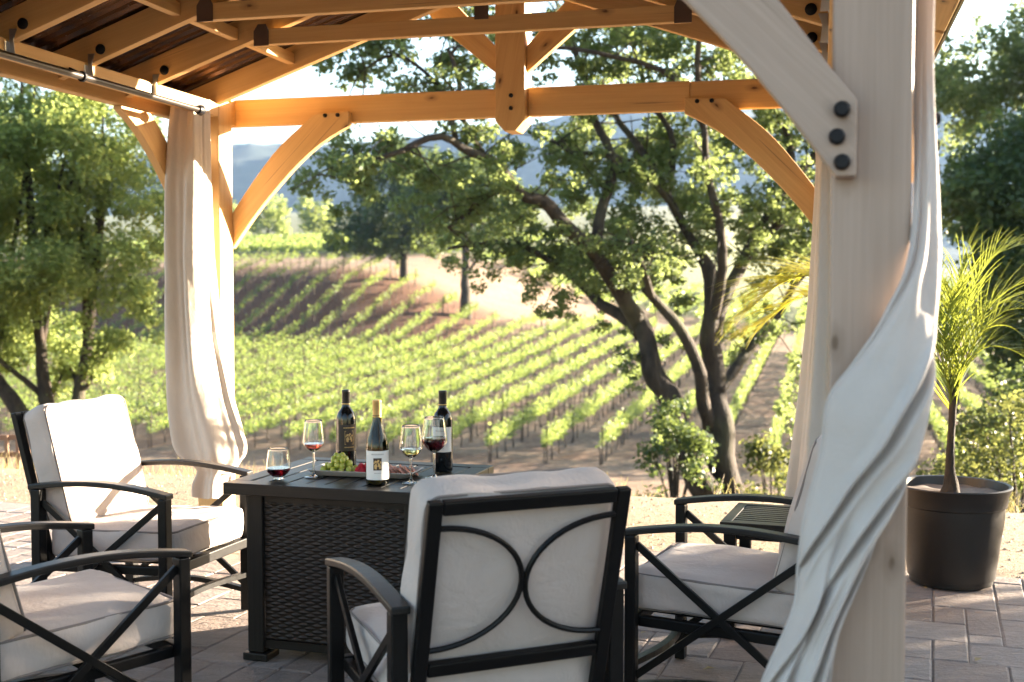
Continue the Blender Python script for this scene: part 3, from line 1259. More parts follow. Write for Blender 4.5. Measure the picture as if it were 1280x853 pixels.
# ------------------------------------------------------------------ side tables
def make_side_table():
    r = thing('side_table', None, None)
    b = MB()
    w = .44
    for s in (-1, 1):
        b.bar((-w / 2, s * (w / 2 - .02), .44), (w / 2, s * (w / 2 - .02), .44), .04, .025)
        b.bar((s * (w / 2 - .02), -w / 2 + .041, .44), (s * (w / 2 - .02), w / 2 - .041, .44), .04, .025)
    n = 9
    for i in range(n):
        y = -w / 2 + .06 + i * (w - .12) / (n - 1)
        b.bar((-w / 2 + .041, y, .441), (w / 2 - .041, y, .441), .028, .018)
    b.build('table_top', M['table'], r, bevel=.002)
    b = MB()
    for s in (-1, 1):
        b.bar((-w / 2 + .05, s * (w / 2 - .04), .405), (w / 2 - .05, s * (w / 2 - .04), .405), .02, .042)
        b.bar((s * (w / 2 - .04), -w / 2 + .055, .405), (s * (w / 2 - .04), w / 2 - .055, .405), .02, .042)
    b.build('apron', M['frame'], r)
    for sx in (-1, 1):
        for sy in (-1, 1):
            b = MB()
            b.bar((sx * (w / 2 - .035), sy * (w / 2 - .035), 0), (sx * (w / 2 - .035), sy * (w / 2 - .035), .427), .045, .045, (0, 1, 0))
            b.build('leg', M['frame'], r, bevel=.003)
    return r


t1 = make_side_table()
t1.location = (1.075, 4.66, 0)
t1.rotation_euler = (0, 0, math.radians(-20))
tag(t1, 'small dark slatted side table behind the chair facing left', 'side table', 'slatted side tables')
t2 = copy_tree(t1)
t2.location = (-1.98, 4.02, 0)
t2.rotation_euler = (0, 0, math.radians(25))
tag(t2, 'small dark slatted side table between the two chairs on the left', 'side table', 'slatted side tables')

# ------------------------------------------------------------------ fire table
TROT = math.radians(-17.0)
TC = Vector((-.553, 4.455, 0))
tab = thing('fire_table', 'dark slatted fire table with woven wicker sides', 'table', TC, TROT)
TW, TD, TH = .80, .68, .65
b = MB()
hx, hy = TW / 2, TD / 2
for s in (-1, 1):
    b.bar((-hx, s * (hy - .035), TH - .021), (hx, s * (hy - .035), TH - .021), .07, .042)
    b.bar((s * (hx - .035), -hy + .0705, TH - .021), (s * (hx - .035), hy - .0705, TH - .021), .07, .0415)
nsl = 9
x0 = -hx + .074
wsl = (TW - .148) / nsl
for i in range(nsl):
    x = x0 + wsl * (i + .5)
    b.bar((x, -hy + .0725, TH - .012), (x, hy - .0725, TH - .012), wsl - .007, .020)
b.build('table_top', M['table'], tab, bevel=.003)
b = MB()
b.box((0, 0, TH - .035), (TW - .15, TD - .15, .018))
b.build('burner_pan', M['frame'], tab)
bx, by = hx - .095, hy - .085
for sx in (-1, 1):
    for sy in (-1, 1):
        b = MB()
        b.bar((sx * bx, sy * by, .028), (sx * bx, sy * by, TH - .043), .062, .062, (0, 1, 0))
        lg = b.build('leg', M['table'], tab, bevel=.004)
        b = MB()
        b.bar((sx * (bx - .004), sy * (by - .004), 0), (sx * (bx - .004), sy * (by - .004), .0275), .098, .098, (0, 1, 0))
        b.build('foot', M['table'], lg, bevel=.004)


def wicker(width, name):
    z0, z1 = .075, TH - .075
    rows = int((z1 - z0) / .0112)
    per = .027
    cols = int(round(width / per))
    nx, nz = cols * 5 + 1, rows * 4 + 1
    vs, fs = [], []
    for j in range(nz):
        v = j / 4
        rown = min(int(v), rows - 1)
        fz = v - rown
        prof = math.sin(PI * min(1, max(0, fz)))
        for i in range(nx):
            x = i / (nx - 1)
            w = math.sin(2 * PI * x * cols / 2 + (PI if rown % 2 else 0))
            d = prof * (.45 + .55 * w) * .0062 * (1 + .5 * mnoise.noise(Vector((x * 23, rown * 1.7, width * 9))))
            vs.append(((x - .5) * width, -d, z0 + (z1 - z0) * j / (nz - 1)))
    for j in range(nz - 1):
        for i in range(nx - 1):
            a = j * nx + i
            fs.append((a, a + 1, a + nx + 1, a + nx))
    mb = MB()
    mb.add(vs, fs)
    return mb


M['wicker'] = mat_paint('dark_wicker', (.012, .0080, .0062), .33, .35, 200)
for n_ in M['wicker'].node_tree.nodes:
    if n_.type == 'BSDF_PRINCIPLED':
        n_.inputs['Specular IOR Level'].default_value = .32
for k, (ang, wd, off) in enumerate(((0, 2 * bx - .064, by + .012), (PI, 2 * bx - .064, by + .012), (PI / 2, 2 * by - .064, bx + .012), (-PI / 2, 2 * by - .064, bx + .012))):
    o = wicker(wd, 'wicker').build('wicker_panel', M['wicker'], tab, smooth=True, angle=0)
    o.matrix_local = Matrix.Rotation(ang, 4, 'Z') @ Matrix.Translation((0, -off, 0))
for s in (-1, 1):
    for zz, ww in ((.058, .032), (TH - .060, .034)):
        b = MB()
        b.bar((-bx + .0315, s * by, zz), (bx - .0315, s * by, zz), ww, .030)
        b.build('side_rail', M['table'], tab)
        b = MB()
        b.bar((s * bx, -by + .0315, zz), (s * bx, by - .0315, zz), ww, .030)
        b.build('side_rail', M['table'], tab)

# ------------------------------------------------------------------ on the table
TZ = TH + .0005


def arc_patch(r, z0, z1, a0, a1, name, mat, parent, n=14, thick=.0006):
    """curved label on a cylinder of radius r"""
    vs, fs = [], []
    for rad in (r, r + thick):
        for z in (z0, z1):
            for i in range(n + 1):
                a = a0 + (a1 - a0) * i / n
                vs.append((rad * math.cos(a), rad * math.sin(a), z))
    m = n + 1
    for i in range(n):
        fs.append((2 * m + i, 2 * m + i + 1, 3 * m + i + 1, 3 * m + i))
        fs.append((i + 1, i, m + i, m + i + 1))
        fs.append((i, i + 1, 2 * m + i + 1, 2 * m + i))
        fs.append((m + i + 1, m + i, 3 * m + i, 3 * m + i + 1))
    fs.append((0, 2 * m, 3 * m, m))
    fs.append((n, m + n, 3 * m + n, 2 * m + n))
    mb = MB()
    mb.add(vs, fs)
    return mb.build(name, mat, parent, smooth=True, angle=30)


def arc_blob(r, pts, ang0, z0, name, mat, parent, th=.0004):
    """a flat printed outline wrapped on a cylinder; pts in metres (x right, z up)"""
    vs = []
    n = len(pts)
    for rad in (r, r + th):
        for x, z in pts:
            a = ang0 + x / r
            vs.append((rad * math.cos(a), rad * math.sin(a), z0 + z))
    fs = [tuple(range(n, 2 * n)), tuple(range(n))[::-1]] + [(i, (i + 1) % n, n + (i + 1) % n, n + i) for i in range(n)]
    mb = MB()
    mb.add(vs, fs)
    return mb


EMB = [[(-.006, -.009), (-.002, -.010), (-.001, -.004), (.003, -.005), (.004, -.010), (.007, -.008), (.006, -.001), (.003, .003), (-.003, .002), (-.007, -.002)],
       [(-.004, .003), (.002, .004), (.004, .008), (.001, .010), (-.001, .007), (-.005, .008), (-.007, .005)],
       [(.005, .001), (.008, .003), (.007, .007), (.005, .005)],
       [(-.008, .000), (-.005, .003), (-.008, .005)]]


def emblem(r, ang, z, sc, parent, mat):
    mb = MB()
    for blob in EMB:
        t = arc_blob(r, [(x * sc, y * sc) for x, y in blob], ang, z, 'x', mat, parent)
        mb.add(t.v, t.f)
    return mb.build('emblem', mat, parent)


def ink_lines(r, ang, rows, parent, mat, seed):
    """rows of tiny print: (z, half width, height)"""
    mb = MB()
    q = random.Random(seed)
    for z, hw, hh in rows:
        x = -hw
        while x < hw:
            w = q.uniform(.0012, .0026)
            t = arc_blob(r, [(x, -hh / 2), (x + w, -hh / 2), (x + w, hh / 2), (x, hh / 2)], ang, z, 'x', mat, parent)
            mb.add(t.v, t.f)
            x += w + .0009
    return mb.build('print', mat, parent)


def facing(loc):
    """angle of the direction from loc to the camera"""
    return math.atan2(-loc[1], -loc[0])


def bordeaux(x, y, label, mat_label, dark, turn):
    r = thing('wine_bottle', label, 'bottle', (x, y, TZ), facing((x, y)) + turn)
    R = .0375
    prof = [(1e-4, .002), (.030, .001), (R - .002, .002), (R, .007), (R, .196), (R - .002, .208), (.031, .222), (.022, .234), (.0165, .243), (.0148, .252), (.0145, .262)]
    b = MB()
    b.lathe(prof, 40)
    b.build('glass_body', M['bottle'], r, smooth=True, angle=60)
    b = MB()
    b.lathe([(.0148, .250), (.0155, .2505), (.0155, .296), (.0160, .2975), (.0160, .305), (.0145, .3075), (1e-4, .3080)], 28)
    b.build('capsule', M['foil_black'], r, smooth=True)
    b = MB()
    b.lathe([(.0157, .2530), (.0160, .2532), (.0160, .2565), (.0157, .2567)], 28)
    b.build('capsule_band', M['gold'], r, smooth=True)
    if dark:
        lb = arc_patch(R + .0002, .078, .178, -1.15, 1.15, 'paper_label', M['label_dark'], r)
        e = arc_patch(R + .0011, .106, .152, -.38, .38, 'emblem_ground', M['label_black'], lb)
        emblem(R + .0019, 0, .129, 1.75, lb, M['gold'])
        mb = MB()
        for z in (.1035, .1535):
            t = arc_blob(R + .0018, [(-.016, -.0008), (.016, -.0008), (.016, .0008), (-.016, .0008)], 0, z, 'x', M['gold'], lb)
            mb.add(t.v, t.f)
        for xx in (-.0165, .0165):
            t = arc_blob(R + .0018, [(xx - .0007, -.026), (xx + .0007, -.026), (xx + .0007, .026), (xx - .0007, .026)], 0, .1285, 'x', M['gold'], lb)
            mb.add(t.v, t.f)
        mb.build('emblem_border', M['gold'], lb)
        ink_lines(R + .0010, 0, [(.166, .022, .004), (.092, .018, .0035)], lb, M['gold'], 3)
    else:
        lb = arc_patch(R + .0002, .078, .172, -1.25, 1.25, 'paper_label', M['label_white'], r)
        arc_patch(R + .0011, .104, .140, -.34, .34, 'emblem_ground', M['label_black'], lb)
        emblem(R + .0019, 0, .122, 1.4, lb, M['gold'])
        ink_lines(R + .0010, 0, [(.158, .020, .004), (.092, .014, .003)], lb, M['greyink'], 4)
    return r


def burgundy(x, y, label):
    r = thing('wine_bottle', label, 'bottle', (x, y, TZ), facing((x, y)) + .06)
    R = .0405
    prof = [(1e-4, .003), (.032, .001), (R - .002, .002), (R, .008), (R, .128), (R - .0012, .142), (.0365, .158), (.031, .178), (.0245, .200), (.0190, .220), (.0160, .236), (.0148, .252), (.0146, .262)]
    inner = [(rad - .0028 if rad > .004 else 1e-4, z + (.006 if i < 2 else 0)) for i, (rad, z) in enumerate(prof)][::-1]
    b = MB()
    b.lathe(prof + inner, 44)
    b.build('glass_body', M['amberglass'], r, smooth=True, angle=60)
    # the pale wine inside
    liq = [(1e-4, .0095), (.034, .0085), (R - .0035, .012), (R - .0035, .128), (R - .0047, .142), (.0330, .158), (.0275, .178), (.0225, .195), (1e-4, .195)]
    b = MB()
    b.lathe(liq, 40)
    b.build('wine', M['whitewine'], r, smooth=True, angle=60)
    b = MB()
    b.lathe([(.0150, .240), (.0158, .2405), (.0154, .288), (.0162, .2895), (.0162, .298), (.0145, .300), (1e-4, .3003)], 28)
    b.build('capsule', M['foil_gold'], r, smooth=True)
    b = MB()
    b.lathe([(.0160, .2435), (.0164, .2438), (.0164, .2465), (.0160, .2468)], 28)
    b.build('capsule_band', M['foil_black'], r, smooth=True)
    lb = arc_patch(R + .0002, .022, .124, -1.28, 1.28, 'paper_label', M['label_white'], r)
    arc_patch(R + .0011, .056, .099, -.40, .30, 'emblem_ground', M['label_black'], lb)
    emblem(R + .0019, -.05, .077, 1.75, lb, M['gold'])
    ink_lines(R + .0010, -.05, [(.112, .022, .0042), (.046, .012, .0028)], lb, M['greyink'], 8)
    return r


bordeaux(-.632, 4.534, 'dark wine bottle with black capsule and brown gold-framed label, beside the grapes', None, True, .30)
burgundy(-.476, 4.202, 'slope-shouldered wine bottle with gold capsule and white label')
bordeaux(-.262, 4.500, 'tall dark wine bottle with white label, behind the glass of red wine', None, False, -.25)


def bowl_glass(x, y, label, wine, stem, bowl_h, rmax, rrim, fill, foot=.034, name='wine_glass'):
    r = thing(name, label, 'wine glass', (x, y, TZ))
    t = .0011
    zb = stem
    pts = []
    for i in range(17):
        u = i / 16
        # widest about a third up
        if u < .36:
            k = math.sin(u / .36 * PI / 2)
            rad = .004 + (rmax - .004) * k ** .85
        else:
            k = (u - .36) / .64
            rad = rmax + (rrim - rmax) * k ** 1.25
        pts.append((rad, zb + bowl_h * u))
    if stem > .01:
        outer = [(1e-4, 0), (foot, .0005), (foot, .0016), (foot * .55, .0034), (.008, .006), (.0042, .016), (.0036, stem * .6), (.0042, stem - .004)]
    else:
        outer = [(1e-4, 0), (.018, .0)]
        pts = [(max(.018, p[0]), p[1]) for p in pts]
    outer += pts
    innerp = [(max(1e-4, p[0] - t), p[1] + (.003 if i < 2 else .0)) for i, p in enumerate(pts)]
    innerp[0] = (1e-4, pts[0][1] + .004)
    rim = [(pts[-1][0] - t / 2, pts[-1][1] + .0006)]
    b = MB()
    b.lathe(outer + rim + innerp[::-1], 48)
    b.build('glass', M['glass'], r, smooth=True, angle=70)
    zf = zb + bowl_h * fill
    prof = [(1e-4, pts[0][1] + .0046)]
    for p in innerp[1:]:
        if p[1] < zf:
            prof.append((max(2e-4, p[0] - .0003), max(p[1], pts[0][1] + .005)))
    rf = float(np.interp(zf, [p[1] for p in innerp[1:]], [p[0] for p in innerp[1:]])) - .0003
    prof += [(rf, zf), (rf * .5, zf - .0002), (1e-4, zf - .0002)]
    b = MB()
    b.lathe(prof, 44)
    b.build('wine', wine, r, smooth=True, angle=50)
    return r


bowl_glass(-.729, 4.370, 'stemmed glass with a little rose wine, leftmost of the stemmed glasses', M['rosewine'], .092, .118, .0405, .0315, .27)
bowl_glass(-.360, 4.240, 'stemmed glass with pale white wine beside the gold-capped bottle', M['whitewine'], .088, .118, .0420, .0325, .27)
bowl_glass(-.284, 4.348, 'stemmed glass half full of red wine', M['redwine'], .092, .132, .0475, .036, .42)
bowl_glass(-.852, 4.330, 'stemless tumbler of red wine at the left table edge', M['redwine'], 0.0, .112, .0450, .036, .36, name='stemless_glass')

# tray with grapes, berries and sliced meat
tr = thing('serving_tray', 'grey rectangular tray with raised rim under the fruit', 'tray', (-.545, 4.430, TZ), math.radians(-14))
b = MB()
sx, sy = .205, .085


def rrect(hx_, hy_, r_, z, n=6):
    o = []
    for cx, cy, a0 in ((hx_ - r_, hy_ - r_, 0), (-hx_ + r_, hy_ - r_, PI / 2), (-hx_ + r_, -hy_ + r_, PI), (hx_ - r_, -hy_ + r_, 1.5 * PI)):
        for k in range(n + 1):
            a = a0 + PI / 2 * k / n
            o.append((cx + r_ * math.cos(a), cy + r_ * math.sin(a), z))
    return o


rings = [rrect(sx * .86, sy * .78, .02, 0), rrect(sx * .88, sy * .82, .02, .002), rrect(sx, sy, .022, .020), rrect(sx, sy, .022, .022), rrect(sx - .004, sy - .004, .02, .022), rrect(sx * .88 - .003, sy * .82 - .003, .018, .006)]
n = len(rings[0])
vs = [v for rg in rings for v in rg]
fs = []
for i in range(len(rings) - 1):
    for k in range(n):
        k2 = (k + 1) % n
        fs.append((i * n + k, i * n + k2, (i + 1) * n + k2, (i + 1) * n + k))
fs += [tuple(range(n))[::-1], tuple(range((len(rings) - 1) * n, len(rings) * n))]
b.add(vs, fs)
b.build('tray_dish', M['tray'], tr, smooth=True, angle=35)


def on_tray(x, y, z):
    a = math.radians(-14)
    return Vector((-.545 + x * math.cos(a) - y * math.sin(a), 4.430 + x * math.sin(a) + y * math.cos(a), TZ + z))


gb = thing('grape_bunch', 'bunch of green grapes heaped on the tray', 'grapes', on_tray(-.105, -.005, .006))
q = random.Random(3)
b = MB()
done = []
for layer, (cnt, rad, zz) in enumerate(((17, .058, .012), (13, .045, .029), (8, .030, .045), (3, .013, .058))):
    for i in range(cnt):
        for _ in range(40):
            a, d = q.uniform(0, 2 * PI), rad * math.sqrt(q.uniform(0.02, 1))
            p = Vector((d * math.cos(a) * 1.15, d * math.sin(a), zz + q.uniform(-.003, .004)))
            if all((p - o_).length > .0165 for o_ in done):
                break
        done.append(p)
        b.ball(p, q.uniform(.0095, .0118), 9, (1, 1, q.uniform(1.0, 1.15)))
b.build('grapes', M['grape'], gb, smooth=True, angle=0)
b = MB()
b.tube([(0, 0, .05), (.004, .006, .066), (.012, .008, .078)], [.002, .0016, .0012], 6)
b.build('stalk', M['vinewood'], gb, smooth=True)


def berry(p, r_, i):
    b = MB()
    b.ball((0, 0, 0), r_ * .82, 7)
    for k in range(34):
        zz = 1 - 2 * (k + .5) / 34
        a = k * 2.39996
        rr = math.sqrt(1 - zz * zz)
        b.ball((r_ * .78 * rr * math.cos(a), r_ * .78 * rr * math.sin(a), r_ * .85 * zz), r_ * .27, 5)
    o = b.build('raspberry', M['berry'], None, smooth=True, angle=0)
    o.location = p
    return o


bpos = [(-.020, -.030), (.002, -.036), (.020, -.022), (-.006, -.012), (.015, .000), (-.028, -.006), (.030, -.040), (.034, -.004), (-.010, .010)]
btop = [(-.010, -.022), (.010, -.014), (.022, -.030)]
for i, (x, y) in enumerate(bpos):
    o = berry(on_tray(x, y, .0175), .0115, i)
    tag(o, 'red raspberry in the heap between the grapes and the gold-capped bottle', 'raspberry', 'raspberries on the tray')
for i, (x, y) in enumerate(btop):
    o = berry(on_tray(x, y, .034), .0115, i + 20)
    tag(o, 'red raspberry in the heap between the grapes and the gold-capped bottle', 'raspberry', 'raspberries on the tray')
for i in range(9):
    b = MB()
    r_ = .024
    b.lathe([(1e-4, 0), (r_, .0), (r_ + .001, .002), (r_, .0042), (r_ * .6, .0048), (1e-4, .0046)], 20)
    o = b.build('salami_slice', M['cracker'], None, smooth=True, angle=30)
    o.matrix_world = Matrix.Translation(on_tray(.075 + .013 * i, -.022 + .022 * (i % 3), .0165 + .002 * (i % 2))) @ Matrix.Rotation(math.radians(38 + 6 * (i % 3)), 4, 'Y') @ Matrix.Rotation(i * 1.1, 4, 'Z')
    tag(o, 'pink salami slice in the overlapping row at the right end of the tray', 'salami slice', 'salami slices on the tray')

# ------------------------------------------------------------------ potted palm
pp_ = thing('potted_palm', 'yellow-green feather palm in a big dark brown pot at the patio edge', 'palm', (2.01, 5.42, 0))
b = MB()
b.lathe([(1e-4, .0), (.165, 0), (.180, .006), (.182, .030), (.190, .032), (.225, .30), (.228, .355), (.236, .362), (.240, .405), (.256, .440), (.258, .447), (.252, .452), (.240, .449), (.228, .40), (1e-4, .40)], 64)
pot = b.build('pot', M['pot'], pp_, smooth=True, angle=35)
b = MB()
vs, fs = [], []
for i in range(9):
    for k in range(40):
        a = 2 * PI * k / 40
        rad = .226 * i / 8 + 1e-4
        vs.append((rad * math.cos(a), rad * math.sin(a), .412 + .010 * mnoise.noise(Vector((rad * 18 * math.cos(a), rad * 18 * math.sin(a), 1)))))
for i in range(8):
    for k in range(40):
        k2 = (k + 1) % 40
        fs.append((i * 40 + k, i * 40 + k2, (i + 1) * 40 + k2, (i + 1) * 40 + k))
b.add(vs, fs)
b.build('soil', M['joint'], pp_, smooth=True, angle=0)
b = MB()
cr = [(-.010, 0, .40), (-.006, 0, .45), (-.012, 0, .52), (-.010, 0, .65), (-.004, 0, .80), (0, 0, .95)]
cr = catmull(cr, 24)
b.tube(cr, [float(np.interp(p.z, [.40, .44, .52, .70, .95], [.048, .036, .021, .016, .020])) for p in cr], 12)
b.build('trunk', M['bark'], pp_, smooth=True, angle=0)


def frond(pts, nl, ln, seed, wide=1.0, droop=.5, fw=.55, tone0=.38):
    """feather leaf: a bent rachis with narrow leaflets on both sides"""
    q = random.Random(seed)
    cv = catmull(pts, 40)
    V4, T = [], []
    # rachis as thin crossed strips
    for i in range(40):
        p0, p1 = cv[i], cv[i + 1]
        d = (p1 - p0).normalized()
        x = d.cross(Vector((0, 0, 1)))
        x = x.normalized() if x.length > .01 else Vector((1, 0, 0))
        y = x.cross(d)
        w = .006 * (1 - i / 44)
        for ax in (x, y):
            V4.append([p0 - ax * w, p0 + ax * w, p1 + ax * w * .95, p1 - ax * w * .95])
            T.append(.75)
    for k in range(nl):
        u = .16 + .84 * k / (nl - 1)
        i = min(39, int(u * 40))
        p = cv[i].lerp(cv[i + 1], u * 40 - i) if i < 40 else cv[40]
        d = (cv[min(40, i + 1)] - cv[max(0, i - 1)]).normalized()
        x = d.cross(Vector((0, 0, 1)))
        x = x.normalized() if x.length > .05 else Vector((1, 0, 0))
        nn = x.cross(d).normalized()
        for sg in (-1, 1):
            l = ln * (.55 + .45 * math.sin(PI * min(1, u * .85 + .12))) * q.uniform(.75, 1.15)
            dr = (d * (fw + .25 + q.uniform(-.12, .15)) + x * sg * (.62 + q.uniform(-.15, .2)) + nn * (.22 + q.uniform(-.2, .2))).normalized()
            w = .0052 * wide * q.uniform(.7, 1.15)
            a = p
            tone = min(1, max(0, q.gauss(tone0, .2)))
            side = dr.cross(nn)
            side = side.normalized() if side.length > .01 else x
            seg = 5
            for m in range(seg):
                dr2 = (dr + Vector((0, 0, -droop * .35)) * (m / seg)).normalized()
                dr = dr2
                bpt = a + dr * (l / seg)
                w0 = w * (1 - (m / seg) ** 2 * .85)
                w1 = w * (1 - ((m + 1) / seg) ** 2 * .9)
                V4.append([a - side * w0, a + side * w0, bpt + side * w1, bpt - side * w1])
                T.append(min(1, tone + .12 * m / seg))
                a = bpt
    return np.array([[tuple(v) for v in qd] for qd in V4]), np.array(T)


W0 = Vector((2.01, 5.42, 0))
crown = Vector((0, 0, .93))
FR = [  # rachis control points relative to the pot (x right, y away, z up)
    ([(0, 0, .93), (-.01, .0, 1.15), (.02, .02, 1.38), (.05, .02, 1.52), (.13, .0, 1.56)], 46, .26, .9),
    ([(0, 0, .92), (.04, -.03, 1.12), (.14, -.06, 1.32), (.30, -.10, 1.42), (.50, -.14, 1.36)], 46, .30, .9),
    ([(0, 0, .90), (.05, .06, 1.10), (.18, .12, 1.28), (.36, .16, 1.32), (.55, .20, 1.18)], 46, .30, .9),
    ([(0, 0, .93), (-.04, -.02, 1.12), (-.09, -.04, 1.30), (-.14, -.06, 1.42), (-.22, -.08, 1.43)], 40, .22, .9),
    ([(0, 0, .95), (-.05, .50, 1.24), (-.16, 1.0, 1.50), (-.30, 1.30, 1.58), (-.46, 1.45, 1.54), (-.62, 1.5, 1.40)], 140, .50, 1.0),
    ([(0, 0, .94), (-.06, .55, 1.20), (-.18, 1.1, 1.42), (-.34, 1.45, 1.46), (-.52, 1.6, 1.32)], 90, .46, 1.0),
    ([(0, 0, .91), (.02, .10, 1.10), (.05, .16, 1.28), (.07, .24, 1.38), (.08, .32, 1.36)], 40, .24, .9),
    ([(0, 0, .90), (.02, -.08, 1.06), (.06, -.17, 1.20), (.14, -.28, 1.22), (.22, -.38, 1.10)], 36, .20, .8),
    ([(0, 0, .86), (.03, -.02, 1.0), (.12, -.04, 1.12), (.26, -.05, 1.10), (.40, -.05, .98)], 36, .20, .8),
    ([(0, 0, .88), (-.05, .03, 1.08), (-.12, .05, 1.26), (-.17, .06, 1.40), (-.17, .07, 1.52)], 46, .24, .9),
    ([(0, 0, .90), (.03, .04, 1.14), (.09, .06, 1.36), (.18, .07, 1.52), (.30, .08, 1.58)], 46, .26, .9),
    ([(0, 0, .80), (.02, -.03, .98), (.08, -.06, 1.16), (.18, -.08, 1.28), (.30, -.1, 1.30)], 40, .22, .9),
    ([(0, 0, .78), (-.03, -.02, .94), (-.06, -.05, 1.12), (-.07, -.09, 1.26), (-.06, -.14, 1.36)], 40, .20, .9),
    ([(0, 0, .84), (-.04, -.03, .96), (-.10, -.05, 1.06), (-.18, -.06, 1.08), (-.26, -.06, 1.0)], 30, .17, .7),
]
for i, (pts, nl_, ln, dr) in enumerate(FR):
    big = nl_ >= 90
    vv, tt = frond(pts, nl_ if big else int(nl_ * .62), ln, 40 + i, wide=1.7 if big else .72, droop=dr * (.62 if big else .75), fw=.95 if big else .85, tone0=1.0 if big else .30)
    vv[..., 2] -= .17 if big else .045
    quads_obj('frond', vv, M['palm_backlit'] if big else M['palmleaf'], tt, pp_)


# ------------------------------------------------------------------ trees
def clump_points(centres, radii, per, squash=.72, shell=.45):
    """leaf positions in many ragged clumps; returns points and a tint"""
    P, T, D = [], [], []
    for c, r in zip(centres, radii):
        n = max(8, int(per * r * r))
        d = rng.normal(size=(n, 3))
        d /= np.linalg.norm(d, axis=1)[:, None]
        rad = r * (shell + (1 - shell) * rng.random(n) ** .6) * (1 + .25 * rng.normal(size=n))
        q = d * rad[:, None]
        q[:, 2] *= squash
        P.append(np.asarray(c) + q)
        T.append(np.clip(rng.normal(.42, .22, n) + rng.normal(0, .12), 0, 1))
        D.append(d)
    return np.concatenate(P), np.concatenate(T), np.concatenate(D)


def limb(mb, pts, r0, r1, n=9, seg=14, wob=.11):
    cv = catmull(pts, seg)
    out, rad = [], []
    for i, p in enumerate(cv):
        f_ = i / seg
        w = wob * (r0 * 4)
        out.append(p + Vector((mnoise.noise(p * 1.7), mnoise.noise(p * 1.7 + Vector((9, 0, 0))), mnoise.noise(p * 1.7 + Vector((0, 9, 0))))) * w * (0 if i == 0 else 1))
        rad.append((r0 + (r1 - r0) * f_) * (1 + .10 * mnoise.noise(p * 3)))
    mb.tube(out, rad, n)
    return out


def twigs(mb, path, n, ln, r, q, up=.3):
    tips = []
    for _ in range(n):
        i = q.randrange(len(path) // 3, len(path))
        p = Vector(path[i])
        d = Vector((q.gauss(0, 1), q.gauss(0, 1), q.gauss(up, .7))).normalized()
        l = ln * q.uniform(.5, 1.2)
        m = p + d * l * .5 + Vector((0, 0, q.uniform(-.1, .15) * l))
        e = p + d * l + Vector((0, 0, q.uniform(-.2, .1) * l))
        mb.tube([p, m, e], [r, r * .7, r * .3], 5)
        tips.append(tuple(e))
        tips.append(tuple(m))
    return tips


